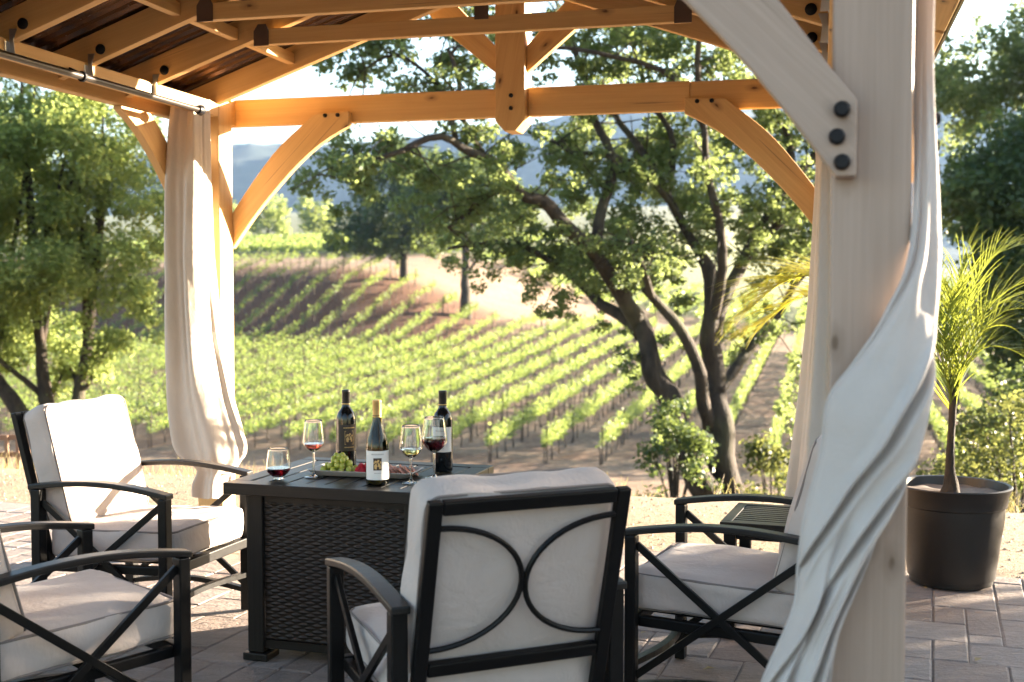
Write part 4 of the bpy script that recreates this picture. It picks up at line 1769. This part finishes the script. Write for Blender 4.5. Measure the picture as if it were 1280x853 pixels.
def oak():
    Y0 = 18.0
    t = thing('oak_tree', 'large spreading oak with leaning dark limbs just below the patio edge', 'tree', (0, 0, 0))
    q = random.Random(21)
    mb = MB()
    A = lambda lst: [at(x, y, Y0 + d) for x, y, d in lst]
    base = at(902, 640, Y0)
    gz = ground_z(base.x, base.y)
    root = Vector((base.x, base.y, gz - .3))
    paths = []
    P = lambda lst, r0, r1, **k: paths.append(limb(mb, lst, r0, r1, **k))
    P([root] + A([(904, 620, 0), (900, 560, .1), (897, 520, 0), (892, 475, .1), (890, 430, 0), (888, 390, 0), (886, 350, .1), (876, 315, .3)]), .27, .085, n=12, seg=22)
    P([root + Vector((-.25, .1, 0))] + A([(884, 620, -.2), (862, 572, -.3), (842, 520, -.3), (824, 475, -.25), (809, 440, -.2), (803, 412, -.1), (788, 385, 0), (770, 350, -.3)]), .235, .10, n=12, seg=22)
    P(A([(887, 535, 0), (879, 500, -.2), (871, 456, -.4), (847, 410, -.6), (828, 386, -.7), (808, 362, -.9)]), .115, .06)
    P(A([(815, 370, -.9), (806, 338, -1.1), (790, 300, -1.2)]), .06, .03)
    P(A([(888, 400, 0), (886, 355, .2), (880, 325, .3), (868, 305, .5), (850, 275, .7), (828, 232, .9), (799, 184, 1.2), (771, 148, 1.4), (752, 100, 1.6)]), .10, .045)
    P(A([(889, 410, 0), (899, 362, -.2), (903, 311, -.4), (898, 275, -.5), (886, 225, -.6), (880, 160, -.8), (872, 80, -1), (880, 0, -1.2)]), .085, .035)
    P(A([(892, 420, 0), (904, 377, .2), (922, 345, .5), (945, 297, .8), (969, 255, 1.0), (990, 225, 1.3), (1020, 190, 1.6), (1050, 130, 2)]), .12, .05)
    P(A([(945, 300, .8), (972, 280, .5), (997, 255, .2), (1030, 225, 0), (1075, 215, -.3)]), .075, .04)
    P(A([(897, 490, 0), (913, 470, .2), (931, 447, .5), (945, 425, .8), (975, 390, 1.2), (1000, 350, 1.5), (1040, 320, 2)]), .09, .045)
    P(A([(803, 415, 0), (775, 365, -.3), (744, 316, -.6), (716, 292, -.9), (688, 259, -1.1), (673, 250, -1.2), (659, 245, -1.3), (636, 222, -1.5), (613, 201, -1.7), (584, 189, -1.9), (547, 170, -2.1), (505, 188, -2.3)]), .13, .04, seg=30)
    P(A([(801, 420, 0), (775, 395, .3), (753, 381, .6), (735, 363, .8), (706, 339, 1.0), (688, 327, 1.1), (655, 306, 1.3), (627, 302, 1.5), (594, 306, 1.7), (560, 310, 1.8)]), .10, .03, seg=26)
    P(A([(655, 243, -1.3), (625, 238, -1.2), (590, 262, -1), (560, 285, -.9)]), .05, .025)
    P(A([(572, 184, -1.9), (566, 150, -1.9), (575, 110, -1.9), (560, 60, -1.9)]), .045, .025)
    P(A([(505, 188, -2.3), (470, 200, -2.4), (435, 225, -2.5)]), .04, .02)
    P(A([(743, 315, -.6), (752, 260, -.4), (767, 204, -.2), (743, 148, 0), (728, 90, .2), (700, 20, .4)]), .09, .04)
    P(A([(838, 240, .9), (840, 170, 1), (810, 120, 1.1), (790, 50, 1.2), (760, -20, 1.3)]), .06, .03)
    P(A([(852, 280, .6), (822, 235, .3), (770, 195, 0), (720, 192, -.2), (690, 175, -.4)]), .05, .02)
    P(A([(990, 231, 1.3), (985, 170, 1.2), (950, 100, 1.1), (940, 20, 1)]), .07, .03)
    P(A([(604, 196, -1.7), (560, 120, -1.6), (500, 70, -1.5), (450, 90, -1.4)]), .04, .015)
    P(A([(880, 160, -.8), (830, 90, -.9), (700, 60, -1), (620, 70, -1.1)]), .05, .02)
    tips = []
    for p in paths[3:]:
        tips += twigs(mb, p, 20, .8, .014, q)
    mb.build('trunk', M['bark'], t, smooth=True, angle=0)
    # leaf clumps: (pixel x, y, radius px, depth offset)
    C = [(430, 225, 30, -2.4), (425, 265, 22, -2.3), (455, 205, 28, -2.3), (470, 235, 26, -2.2), (420, 200, 16, -2.4), (415, 300, 14, -2.3), (500, 205, 30, -2.0), (530, 200, 26, -1.9),
         (545, 225, 30, -1.6), (575, 215, 30, -1.6), (600, 235, 32, -1.4), (560, 260, 30, -1.2), (520, 245, 24, -1.5), (600, 270, 28, -1), (640, 195, 26, -1.4), (660, 200, 24, -1.3), (635, 255, 28, -1.0),
         (575, 300, 22, 0), (610, 310, 26, .6), (640, 330, 28, .9), (605, 345, 20, 1), (650, 365, 22, 1), (680, 345, 26, .8), (700, 370, 24, .7), (670, 300, 30, .4), (700, 305, 26, 0), (650, 280, 24, .1),
         (720, 330, 26, .2), (700, 395, 14, .5), (735, 395, 18, .3), (760, 345, 28, 0), (745, 290, 28, -.6), (720, 240, 18, -.6), (775, 310, 32, -.4), (800, 340, 30, .2), (770, 250, 24, -.8), (725, 215, 26, -1), (790, 275, 34, -.6),
         (800, 215, 26, -.2), (830, 260, 36, -.8), (830, 310, 30, -.6), (855, 330, 30, .4), (745, 335, 30, -1.0), (780, 350, 34, -1.0), (815, 355, 30, -1.0), (835, 330, 28, -1.0), (770, 325, 26, -1.0), (860, 260, 34, .7), (840, 210, 30, .9), (870, 210, 32, -.4), (900, 235, 34, -.6), (905, 280, 30, -.2), (880, 290, 24, -.5),
         (930, 220, 34, .6), (960, 200, 32, .9), (985, 180, 34, 1.2), (920, 180, 30, .2), (880, 170, 28, -.6), (850, 165, 26, .6), (815, 170, 24, .9), (1000, 240, 34, 1.2), (1010, 290, 32, 1.2), (975, 315, 26, 1), (990, 350, 28, 1.3),
         (950, 355, 20, .9), (940, 320, 18, .4), (1030, 200, 30, 1.6), (1040, 330, 30, 1.6), (1060, 270, 34, 1.5), (860, 385, 18, .3), (845, 365, 22, .3), (925, 375, 16, .4), (835, 420, 16, -.3), (800, 450, 20, -.4), (780, 430, 18, -.4), (765, 400, 20, 0),
         (790, 480, 14, -.4), (925, 410, 14, .5), (1000, 400, 22, 1), (960, 260, 26, .6),
         # above the gable beam
         (420, 80, 24, -1.4), (430, 100, 18, -1.4), (450, 70, 26, -1.4), (480, 60, 28, -1.4), (500, 90, 20, -1.4), (515, 105, 14, -1.4), (540, 60, 30, -1.4), (570, 80, 28, -1.5), (595, 50, 30, -1.5), (590, 100, 22, -1.5), (560, 40, 22, -1.2), (610, 75, 26, -1.2), (640, 60, 26, -1),
         (555, 100, 18, -1.4), (680, 70, 26, -.8), (700, 50, 28, -.6), (690, 90, 18, -.6), (730, 90, 26, -.4), (740, 60, 30, -.2), (770, 85, 30, 0), (790, 50, 32, .4), (820, 80, 30, .4), (850, 60, 34, 0), (870, 95, 28, -.4), (900, 60, 36, -.4), (930, 90, 32, .2), (960, 60, 34, .4),
         (985, 100, 30, .8), (1000, 60, 32, 1), (1020, 130, 30, 1.2), (720, 30, 26, .2), (830, 40, 28, .6), (900, 110, 26, 0), (950, 130, 24, .5), (1050, 90, 32, 1.5), (670, 110, 14, -.5), (800, 110, 22, .2)]
    for _ in range(70):   # the crown above the frame
        C.append((q.uniform(520, 1150), q.uniform(-230, 20), q.uniform(26, 42), q.uniform(-2.5, 2.5)))
    for _ in range(120):
        C.append((q.uniform(700, 1080), q.uniform(0, 330), q.uniform(16, 28), q.uniform(.5, 3)))
    for _ in range(12):
        C.append((q.uniform(540, 740), q.uniform(195, 340), q.uniform(14, 26), q.uniform(-1, 2)))
    cs, rs = [], []
    for x, y, r, d in C:
        if 480 < x < 900 and 150 < y < 420:
            d += .75           # the leaves hang behind the sweeping limbs, so the limbs show
        p = at(x, y, Y0 + d)
        k = (Y0 + d) / F
        for _ in range(3):
            o_ = Vector((q.gauss(0, .55), q.gauss(0, .8), q.gauss(0, .45))) * r * k
            cs.append(tuple(p + o_))
            rs.append(r * k * q.uniform(.38, .70))
    for e in tips:
        if q.random() < .45:
            cs.append(e)
            rs.append(q.uniform(.10, .22))
    P_, T_, D_ = clump_points(cs, rs, 3500)
    quads_obj('crown', leaves(P_, .074, out=D_ * .5), M['oakleaf'], T_, t)


oak()


def simple_tree(name, label, base, height, crown, trunk_r, mat, per, leaf, group=None, lean=(0, 0), seed=1, stems=None, squash=.8, nclump=60, fork=.35, hollow=.3, low=None, cat='tree'):
    """crown: list of (dx, dy, z, rx, rz) lobes relative to the base"""
    q = random.Random(seed)
    gz = ground_z(base[0], base[1])
    t = thing(name, label, cat, (base[0], base[1], gz), 0, group)
    mb = MB()
    tips = []
    stems = stems or [((0, 0), (lean[0], lean[1]), 1.0)]
    for (bx_, by_), (ex, ey), sc in stems:
        top = height * .72
        pts = [(bx_, by_, -.3), (bx_ + ex * .15, by_ + ey * .15, height * fork * .5), (bx_ + ex * .45, by_ + ey * .45, height * fork), (bx_ + ex, by_ + ey, top)]
        pth = limb(mb, pts, trunk_r * sc, trunk_r * .3 * sc, n=10, seg=12)
        for k in range(7):
            i = q.randrange(5, len(pth))
            hi = [l for l in crown if l[2] > pth[i].z + .6] or crown
            lob = min(q.sample(hi, min(3, len(hi))), key=lambda l: (l[0] - pth[i].x) ** 2 + (l[1] - pth[i].y) ** 2)
            e = Vector((lob[0] + q.gauss(0, lob[3] * .45), lob[1] + q.gauss(0, lob[3] * .45), lob[2] + q.gauss(0, lob[4] * .4)))
            m = Vector(pth[i]).lerp(e, .5) + Vector((0, 0, -.05 * height * q.random()))
            p2 = limb(mb, [pth[i], m, e], trunk_r * .36 * sc, trunk_r * .08, n=6, seg=8)
            tips += [tuple(v) for v in p2[4:]]
    mb.build('trunk', M['bark'], t, smooth=True, angle=0)
    cs, rs = [], []
    tot = sum(l[3] * l[3] for l in crown)
    for lx, ly, lz, rx, rz in crown:
        k = max(4, int(nclump * rx * rx / tot))
        for _ in range(k):
            d = Vector((q.gauss(0, 1), q.gauss(0, 1), q.gauss(0, 1))).normalized()
            rr = (hollow + (1 - hollow) * q.random() ** .5)
            cs.append((lx + d.x * rx * rr, ly + d.y * rx * rr, lz + d.z * rz * rr))
            rs.append(rx * q.uniform(.16, .34))
    for e in tips[::3]:
        cs.append(e)
        rs.append(height * .035)
    P_, T_, D_ = clump_points(cs, rs, per, squash)
    quads_obj('crown', leaves(P_, leaf, out=D_ * .5), mat, T_, t)
    return t


# the leafy many-stemmed tree on the left
lt = at(70, 520, 25)
simple_tree('leafy_tree', 'broad leafy tree with three leaning trunks at the left edge of the vineyard', (lt.x, lt.y), 9.4,
            [(-.4, 0, 6.3, 2.0, 1.6), (.8, .3, 7.3, 1.5, 1.3), (-1.8, .2, 6.6, 1.6, 1.4), (1.5, 0, 5.4, 1.1, 1.1), (-2.6, 0, 5.2, 1.6, 1.2), (-.3, -.6, 4.3, 1.5, .8), (1.45, .4, 3.9, .9, .7), (-2.2, -.6, 3.6, 1.4, .8), (0, .2, 8.4, 1.0, .8), (-1.2, .5, 8.0, 1.0, .8), (1.1, -.3, 2.9, .6, .5), (-2.6, .2, 3.0, 1.3, .7), (-1.0, .8, 3.2, 1.2, .6), (1.7, .2, 4.6, .7, .7), (.2, .9, 2.6, .9, .5), (-1.6, -.3, 2.7, 1.0, .6), (2.0, .2, 5.4, .9, .8), (1.5, -.2, 3.3, .8, .6), (-3.2, .3, 4.2, 1.2, .9)],
            .26, M['paleleaf'], 1700, .100, seed=4, stems=[((-.12, 0), (-.5, .2), .85), ((.22, .1), (.9, .1), .8), ((-.32, -.1), (-2.6, -.1), .9)], nclump=520, fork=.30)

# oaks on the knoll
o1 = at(582, 388, 112)
simple_tree('oak_tree', 'oak with a bare grey trunk on the sandy track across the knoll', (o1.x, o1.y), 14.5,
            [(0, 0, 11.5, 4.6, 3.2), (3.5, 0, 9.5, 3.4, 2.4), (-3.4, 0, 10.2, 3.2, 2.4), (1, 0, 13.2, 3.2, 2)], .62, M['darkleaf'], 95, .40, seed=6, nclump=140)
o2 = at(505, 347, 119)
simple_tree('oak_tree', 'dense round dark oak on the knoll behind the left limb of the big oak', (o2.x, o2.y), 13.5,
            [(-1, 0, 8.6, 4.6, 4.2), (3.0, 0, 7.2, 3.6, 3.2), (-4.6, 0, 5.4, 3.2, 3.0), (.5, 0, 11.4, 3.4, 2.4), (-2.4, 0, 3.6, 3.4, 1.6), (2.4, 0, 4.2, 3.0, 1.6), (-6.2, 0, 4.4, 2.2, 2.2)], .5, M['darkleaf'], 130, .40, seed=7, nclump=190)
for i, (px, Y, rr, hh, lab) in enumerate(((335, 250, 5.2, 10.5, 'round pale grey-green tree behind the far vines, left of its twin'), (393, 258, 5.0, 9.2, 'round pale grey-green tree behind the far vines, right of its twin'),
                                         (285, 262, 4.6, 8.5, 'pale far tree half hidden behind the left far post'), (640, 300, 6, 10, 'far pale tree seen through the gaps below the oak limb'))):
    p = at(px, 310, Y)
    simple_tree('round_tree', lab, (p.x, p.y), hh, [(0, 0, hh * .5, rr, hh * .48), (rr * .4, 0, hh * .4, rr * .7, hh * .36)], .4, M['paleleaf'], 46, .6, 'far trees beyond the upper vines', seed=30 + i, nclump=50)

# trees on the right
r1 = at(1300, 520, 24)
simple_tree('oak_tree', 'tall dark oak crowding the right edge behind the palm', (r1.x, r1.y), 10.5,
            [(0, 0, 6.6, 1.9, 1.5), (-1.0, 0, 6.2, 1.1, .9), (.9, 0, 7.7, 1.8, 1.3), (-.2, 0, 4.7, 1.5, 1.0), (.8, .3, 3.4, 1.6, 1.1), (2.2, 0, 5.6, 1.7, 1.5), (-.9, .1, 5.2, .8, .6), (.2, 0, 2.2, 1.4, .9)], .28, M['darkleaf'], 1100, .14, seed=9, nclump=380)
r2 = at(1225, 560, 34)
simple_tree('oak_tree', 'light green oak with a crooked bare branch high on the right', (r2.x + 2.5, r2.y), 15.5,
            [(-3.6, 0, 11.6, 1.6, 1.0), (-2.2, .3, 13.2, 1.9, 1.4), (-.2, 0, 12.6, 2.2, 1.6), (1.8, 0, 13.6, 2.4, 1.8), (-3.0, 0, 12.6, 1.6, 1.1), (.8, 0, 11.4, 2.0, 1.4), (-1.2, -.2, 10.6, 1.1, .7), (2.5, 0, 10.8, 2.2, 1.6)], .34, M['oakleaf'], 700, .14, seed=10, nclump=280)
r3 = at(1195, 470, 70)
simple_tree('oak_tree', 'smaller round oak in the vines behind the palm fronds', (r3.x, r3.y), 9.5,
            [(0, 0, 6.0, 2.6, 2.2), (1.6, 0, 5.2, 2.0, 1.8), (-1.4, 0, 5.0, 1.6, 1.4)], .3, M['darkleaf'], 110, .26, seed=12, nclump=60)


def shrub(label, px, Y, rx, rz, mat, leaf, per, seed, dz=0.0, n=40, group='brush along the slope below the patio'):
    p = at(px, 600, Y)
    gz = ground_z(p.x, p.y)
    q = random.Random(seed)
    t = thing('shrub', label, 'shrub', (p.x, p.y, gz), 0, group)
    mb = MB()
    cs, rs = [], []
    for i in range(n):
        a = q.uniform(0, 2 * PI)
        el = q.random() ** .8
        rr = rx * (.35 + .65 * q.random() ** .5)
        c = Vector((math.cos(a) * rr * math.sqrt(max(.1, 1 - el * el)), math.sin(a) * rr * math.sqrt(max(.1, 1 - el * el)), rz * 2 * el * q.uniform(.75, 1.05) + dz))
        cs.append(tuple(c))
        rs.append(rx * q.uniform(.18, .34))
        if i % 3 == 0:
            mb.tube([(c.x * .15, c.y * .15, -.1), (c.x * .6, c.y * .6, c.z * .6), tuple(c)], [.02, .012, .004], 5)
    mb.build('stem', M['bark'], t, smooth=True)
    P_, T_, D_ = clump_points(cs, rs, per)
    k = P_[:, 2] > -.1
    quads_obj('foliage', leaves(P_[k], leaf, out=D_[k] * .4), mat, T_[k], t)


shrub('dark green bush at the foot of the leaning oak trunk, on its left', 845, 16.2, .60, .70, M['darkleaf'], .070, 2600, 51)
shrub('low bushy plant between the oak trunk and the curtain', 965, 17.0, .62, .55, M['brush'], .080, 1600, 52)
shrub('tall leafy sapling right of the oak trunk, in front of the vine lane', 1000, 27.0, 1.0, 1.75, M['oakleaf'], .11, 900, 56)
shrub('yellow-green brush at the right edge beyond the pot', 1275, 11.5, .85, .62, M['brush'], .06, 2000, 53)
shrub('yellow-green brush directly behind the palm trunk', 1215, 14.5, .75, .45, M['brush'], .06, 2000, 54)
shrub('dark brush at the right edge below the dark oak', 1330, 15.0, 1.3, 1.1, M['darkleaf'], .08, 1500, 55)

# unseen evergreen screen, added right of the pavilion to shade the patio's near half
SH = 'added evergreen shade screen right of the pavilion'


def screen(x, y, rx, h, seed, label):
    q = random.Random(seed)
    t = thing('added_shade_shrub', label, 'shrub', (x, y, ground_z(x, y)), 0, SH)
    cs, rs = [], []
    mb = MB()
    mb.tube([(0, 0, -.1), (.05, 0, h * .5), (0, .05, h * .85)], [.06, .045, .02], 7)
    for i in range(130):
        a = q.uniform(0, 2 * PI)
        z = h * q.uniform(.06, .97)
        w = rx * (1 - .35 * (z / h) ** 2) * math.sqrt(q.random())
        cs.append((math.cos(a) * w, math.sin(a) * w, z))
        rs.append(rx * q.uniform(.22, .36))
        if i % 5 == 0:
            mb.tube([(0, 0, z * .6), cs[-1]], [.018, .005], 5)
    mb.build('trunk', M['bark'], t, smooth=True)
    P_, T_, D_ = clump_points(cs, rs, 900)
    quads_obj('crown', leaves(P_, .11, out=D_ * .3), M['darkleaf'], T_, t)


# ------------------------------------------------------------------ vineyard
def pt(s, t):
    return s * U.x + t * V.x, s * U.y + t * V.y


def row_t(s, t0):
    """the rows run straight on the flat and lean round the knoll"""
    return t0 + (.0026 if t0 < -23 else 0.0) * np.clip(s - 94, 0, 40) ** 2


def vine_row(t0, s0, s1, seed, label, dens, leaf, h=.82, zc=1.15, wid=.175, group='vine rows', gaps=.025, stems=True, fine=False):
    q = np.random.default_rng(seed)
    ln = s1 - s0
    x0, y0 = pt(s0, t0)
    base = Vector((x0, y0, float(terrain(s0, t0))))
    r = thing('vine_row', label, 'vine row', base, 0, group)
    nv = int(ln / 1.5)
    vig = q.uniform(.82, 1.08, nv + 1)
    vig[q.random(nv + 1) < gaps] = .15
    near = max(0.0, min(ln, 82 - s0)) if fine else 0.0
    na, nb_ = int(near * dens * 1.75), int((ln - near) * dens)
    n = na + nb_
    s = np.concatenate([s0 + q.random(na) * near, s0 + near + q.random(nb_) * (ln - near)])
    lf = np.concatenate([np.full(na, leaf * .74), np.full(nb_, leaf)])
    k = ((s - s0) / 1.5).astype(int)
    ph = ((s - s0) / 1.5 - k - .5)
    keep = q.random(n) < vig[k] * (1 - .35 * ph * ph * 2) * (1 - .30 * sstep(92, 100, s) * (1 - sstep(125, 135, s)) * (t0 < -23))
    s, k, ph, lf = s[keep], k[keep], ph[keep], lf[keep]
    n = len(s)
    tt = (row_t(s, t0) if fine else t0) + q.normal(0, wid * .62, n)
    u = q.beta(1.5, 1.7, n)
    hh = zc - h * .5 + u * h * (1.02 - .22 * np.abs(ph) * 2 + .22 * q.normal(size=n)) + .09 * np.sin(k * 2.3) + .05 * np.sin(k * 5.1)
    X = s * U.x + tt * V.x
    Yv = s * U.y + tt * V.y
    Z = terrain(s, tt) + hh
    pts = np.stack([X, Yv, Z], 1) - np.array(base)
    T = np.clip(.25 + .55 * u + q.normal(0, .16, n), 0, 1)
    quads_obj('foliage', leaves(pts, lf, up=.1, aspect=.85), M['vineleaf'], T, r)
    if stems:
        mb = MB()
        for i in range(nv + 1):
            ss = s0 + i * 1.5 + .1
            tq = float(row_t(ss, t0))
            x, y = pt(ss, tq)
            z = float(terrain(ss, tq)) - base.z
            p = Vector((x - base.x, y - base.y, z))
            j = q.normal(0, .04, 2)
            mb.tube([p + Vector((0, 0, -.05)), p + Vector((j[0], j[1], .45)), p + Vector((j[1], j[0], .85))], [.045, .034, .028], 5)
            if i % 4 == 0:
                mb.bar(p + Vector((.10, .1, -.05)), p + Vector((.10, .1, 1.75)), .06, .06, (0, 1, 0))
        for zz in (.55, .85):
            for i in range(0, nv, 4):
                sa, sb2 = s0 + i * 1.5, min(s1, s0 + (i + 4) * 1.5)
                ta, tb = float(row_t(sa, t0)), float(row_t(sb2, t0))
                xa, ya = pt(sa, ta)
                xb, yb = pt(sb2, tb)
                mb.bar((xa - base.x, ya - base.y, float(terrain(sa, ta)) - base.z + zz), (xb - base.x, yb - base.y, float(terrain(sb2, tb)) - base.z + zz), .02, .02)
        o = mb.build('woody_stems', M['vinewood'], r)
        o['kind'] = 'stuff'
    return r


ORD = ['first', 'second', 'third', 'fourth', 'fifth', 'sixth', 'seventh', 'eighth', 'ninth', 'tenth', 'eleventh', 'twelfth', 'thirteenth', 'fourteenth', 'fifteenth', 'sixteenth', 'seventeenth', 'eighteenth', 'nineteenth',
       'twentieth', 'twenty-first', 'twenty-second', 'twenty-third', 'twenty-fourth', 'twenty-fifth', 'twenty-sixth', 'twenty-seventh', 'twenty-eighth', 'twenty-ninth', 'thirtieth', 'thirty-first', 'thirty-second',
       'thirty-third', 'thirty-fourth', 'thirty-fifth', 'thirty-sixth', 'thirty-seventh', 'thirty-eighth', 'thirty-ninth', 'fortieth']
SPC = 2.5
T_OAK = -1.0
G_LOW = 'vine rows on the lower slope'
for i in range(32):
    t0 = T_OAK - .9 - i * SPC
    s0 = 51.5 + random.uniform(-.6, .6)
    if t0 < -29:
        s1 = float(np.interp(t0, [-80, -45, -29], [119, 115, 107]))
    elif t0 < -23:
        s1 = float(np.interp(t0, [-29, -23], [112, 120]))
    else:
        s1 = float(np.interp(t0, [-23, 0], [122, 140]))
    lo = s0
    if t0 < -48:
        lo = max(s0, -t0 * .95)
    dens = 125 if t0 > -36 else 85
    vine_row(t0, lo, s1, 100 + i, ORD[i] + ' leafy vine row of the lower slope, counted leftwards from the big oak trunk', dens * 1.3, .142, group=G_LOW, fine=True)
G_RT = 'vine rows right of the oak'
for i in range(12):
    t0 = T_OAK - .9 + (i + 1) * SPC
    s0 = float(np.interp(i, [0, 3, 12], [51, 47, 40]))
    vine_row(t0, s0, 118, 200 + i, ORD[i] + ' leafy vine row right of the big oak, counted from its trunk', 150, .142, group=G_RT, fine=True)
G_UP = 'vine rows on the upper field'
for i in range(26):
    t0 = -112 + i * 2.6
    vine_row(t0, float(np.interp(t0, [-112, -45], [150, 142])), 236, 300 + i, ORD[i] + ' bright vine row of the upper field beyond the knoll, counted from the left', 22, .46, h=1.0, wid=.45, group=G_UP, stems=False)
G_BK = 'vine rows behind the knoll oaks'
for i in range(16):
    t0 = -40 + i * 2.9
    vine_row(t0, 141, 205, 400 + i, ORD[i] + ' vine row beyond the sandy track, counted from the left', 22, .44, h=1.0, wid=.4, group=G_BK, stems=False)

# ------------------------------------------------------------------ small stuff on the ground
def gravel():
    n = 5200
    s_ = rng.uniform(5.95, 8.1, n)
    t_ = rng.uniform(-6, 6, n)
    r_ = .004 + .010 * rng.random(n) ** 3
    V4 = []
    for a, b_, r in zip(s_, t_, r_):
        x, y = pt(a, b_)
        z = float(terrain(a, b_))
        an = rng.uniform(0, PI)
        c, sn = math.cos(an) * r, math.sin(an) * r
        top = (x, y, z + r * .9)
        p = [(x + c, y + sn, z - .001), (x - sn * .8, y + c * .8, z - .001), (x - c, y - sn, z - .001), (x + sn * .7, y - c * .7, z - .001)]
        V4 += [[p[0], p[1], top, top], [p[1], p[2], top, top], [p[2], p[3], top, top], [p[3], p[0], top, top]]
    mb = MB()
    for k in range(0, len(V4), 4):
        pp = [V4[k][0], V4[k][1], V4[k + 1][1], V4[k + 2][1], V4[k][2]]
        mb.add(pp, [(0, 1, 4), (1, 2, 4), (2, 3, 4), (3, 0, 4)])
    o = mb.build('gravel', M['pebble'])
    o['kind'] = 'stuff'


def dry_grass():
    n = 1500
    cl = rng.uniform(-7, 7, 260)
    cs_ = rng.uniform(7.5, 9.4, 260)
    k = rng.integers(0, 80, n)
    t_ = cl[k] + rng.normal(0, .09, n)
    s_ = cs_[k] + rng.normal(0, .07, n)
    x = s_ * U.x + t_ * V.x
    y = s_ * U.y + t_ * V.y
    z = terrain(s_, t_)
    h = rng.uniform(.03, .17, n)
    dx, dy = rng.normal(0, .4, n) * h, rng.normal(0, .4, n) * h
    an = rng.uniform(0, PI, n)
    w_ = .0022
    a = np.stack([x - np.cos(an) * w_, y - np.sin(an) * w_, z], 1)
    b_ = np.stack([x + np.cos(an) * w_, y + np.sin(an) * w_, z], 1)
    c = np.stack([x + dx + np.cos(an) * w_ * .3, y + dy + np.sin(an) * w_ * .3, z + h], 1)
    d = np.stack([x + dx - np.cos(an) * w_ * .3, y + dy - np.sin(an) * w_ * .3, z + h], 1)
    o = quads_obj('dry_grass', np.stack([a, b_, c, d], 1), M['straw'], rng.random(n))
    o['kind'] = 'stuff'


def fallen_leaves():
    n = 420
    s_ = np.concatenate([rng.uniform(5.0, 8.4, 300), rng.uniform(2, 5.9, 120)])
    t_ = rng.uniform(-5.5, 5.5, n)
    P_ = np.stack([s_ * U.x + t_ * V.x, s_ * U.y + t_ * V.y, np.full(n, .006)], 1)
    q4 = leaves(P_, .035, up=6.0)
    q4[..., 2] = np.maximum(q4[..., 2], .003)
    o = quads_obj('fallen_leaves', q4, M['straw'], rng.random(n) * .6)
    o['kind'] = 'stuff'


M['pebble'] = mat_paint('tan_pebbles', (.34, .27, .20), .85, .35, 8)
M['straw'] = mat_leaf('dry_straw', (.20, .13, .06), (.36, .27, .12), (.46, .37, .18), .25)
gravel()
dry_grass()
fallen_leaves()

# ------------------------------------------------------------------ rail fence, far left
fb = MB()
f0 = at(-60, 580, 11.6)
f1 = at(46, 580, 11.6)
fen = thing('rail_fence', 'low weathered lattice fence behind the sunlit chair at the left edge', 'fence', (f0.x, f0.y, ground_z(f0.x, f0.y)))
ftop = at(0, 548, 11.6).z
dz = f1.x - f0.x
bz = ftop - ground_z(f0.x, f0.y)
for z in (bz, bz - .17, bz - .34):
    b = MB()
    b.bar((0, 0, z), (dz, .12, z), .03, .05)
    b.build('rail', M['fencewood'], fen)
n_p = 9
for i in range(n_p):
    x = dz * i / (n_p - 1)
    b = MB()
    b.bar((x, .12 * i / (n_p - 1) - .032, -.1), (x, .12 * i / (n_p - 1) - .032, bz + .02), .03, .03, (0, 1, 0))
    b.build('slat', M['fencewood'], fen)

# ------------------------------------------------------------------ light
SUN_AZ = Vector((.919, .394, 0)).normalized()
EL = math.radians(10.5)
sd = Vector((SUN_AZ.x * math.cos(EL), SUN_AZ.y * math.cos(EL), math.sin(EL)))
sun = bpy.data.lights.new('sun', 'SUN')
sun.energy = 5.0
sun.angle = math.radians(.55)
sun.color = (1, .84, .64)
so = bpy.data.objects.new('sun', sun)
so.rotation_euler = sd.to_track_quat('Z', 'Y').to_euler()
COL.objects.link(so)

# the screen stands along the line of sight to the sun
for i, (x, y, rx, h) in enumerate(((9.6, 7.1, 1.4, 3.45), (10.2, 5.7, 1.4, 3.0), (9.7, 4.1, 1.4, 3.1), (10.1, 2.3, 1.4, 3.1), (9.6, .5, 1.4, 3.1))):
    screen(x, y, rx, h, 70 + i, 'dense unseen evergreen shrub added for shade, %s of the screen right of the pavilion counted from the vineyard' % ORD[i])

w = bpy.data.worlds.new('World')
S.world = w
w.use_nodes = True
nt = w.node_tree
bg = nt.nodes['Background']
sky = nt.nodes.new('ShaderNodeTexSky')
sky.sky_type = 'NISHITA'
sky.sun_disc = False
sky.sun_elevation = EL
sky.sun_rotation = math.atan2(SUN_AZ.x, SUN_AZ.y)
sky.air_density = 1.0
sky.dust_density = 1.2
sky.ozone_density = 1.0
nt.links.new(sky.outputs[0], bg.inputs[0])
bg.inputs[1].default_value = .05

# ------------------------------------------------------------------ camera
cam = bpy.data.cameras.new('camera')
cam.sensor_width = 36
cam.lens = F / 1280 * 36
cam.clip_start = .05
cam.clip_end = 6000
cam.dof.use_dof = True
cam.dof.focus_distance = 4.25
cam.dof.aperture_fstop = 3.6
co = bpy.data.objects.new('camera', cam)
co.location = (0, 0, H)
co.rotation_euler = (PI / 2 - PITCH, 0, 0)
COL.objects.link(co)
S.camera = co

S.view_settings.view_transform = 'Standard'
S.view_settings.look = 'None'
S.view_settings.exposure = 3.65
S.view_settings.gamma = 1
S.render.film_transparent = False
S.cycles.use_denoising = True
S.cycles.caustics_reflective = False
S.cycles.caustics_refractive = False
S.cycles.max_bounces = 9
S.cycles.diffuse_bounces = 4
S.cycles.glossy_bounces = 3
S.cycles.transmission_bounces = 8
S.cycles.transparent_max_bounces = 8
S.cycles.volume_bounces = 1
S.cycles.sample_clamp_indirect = 8
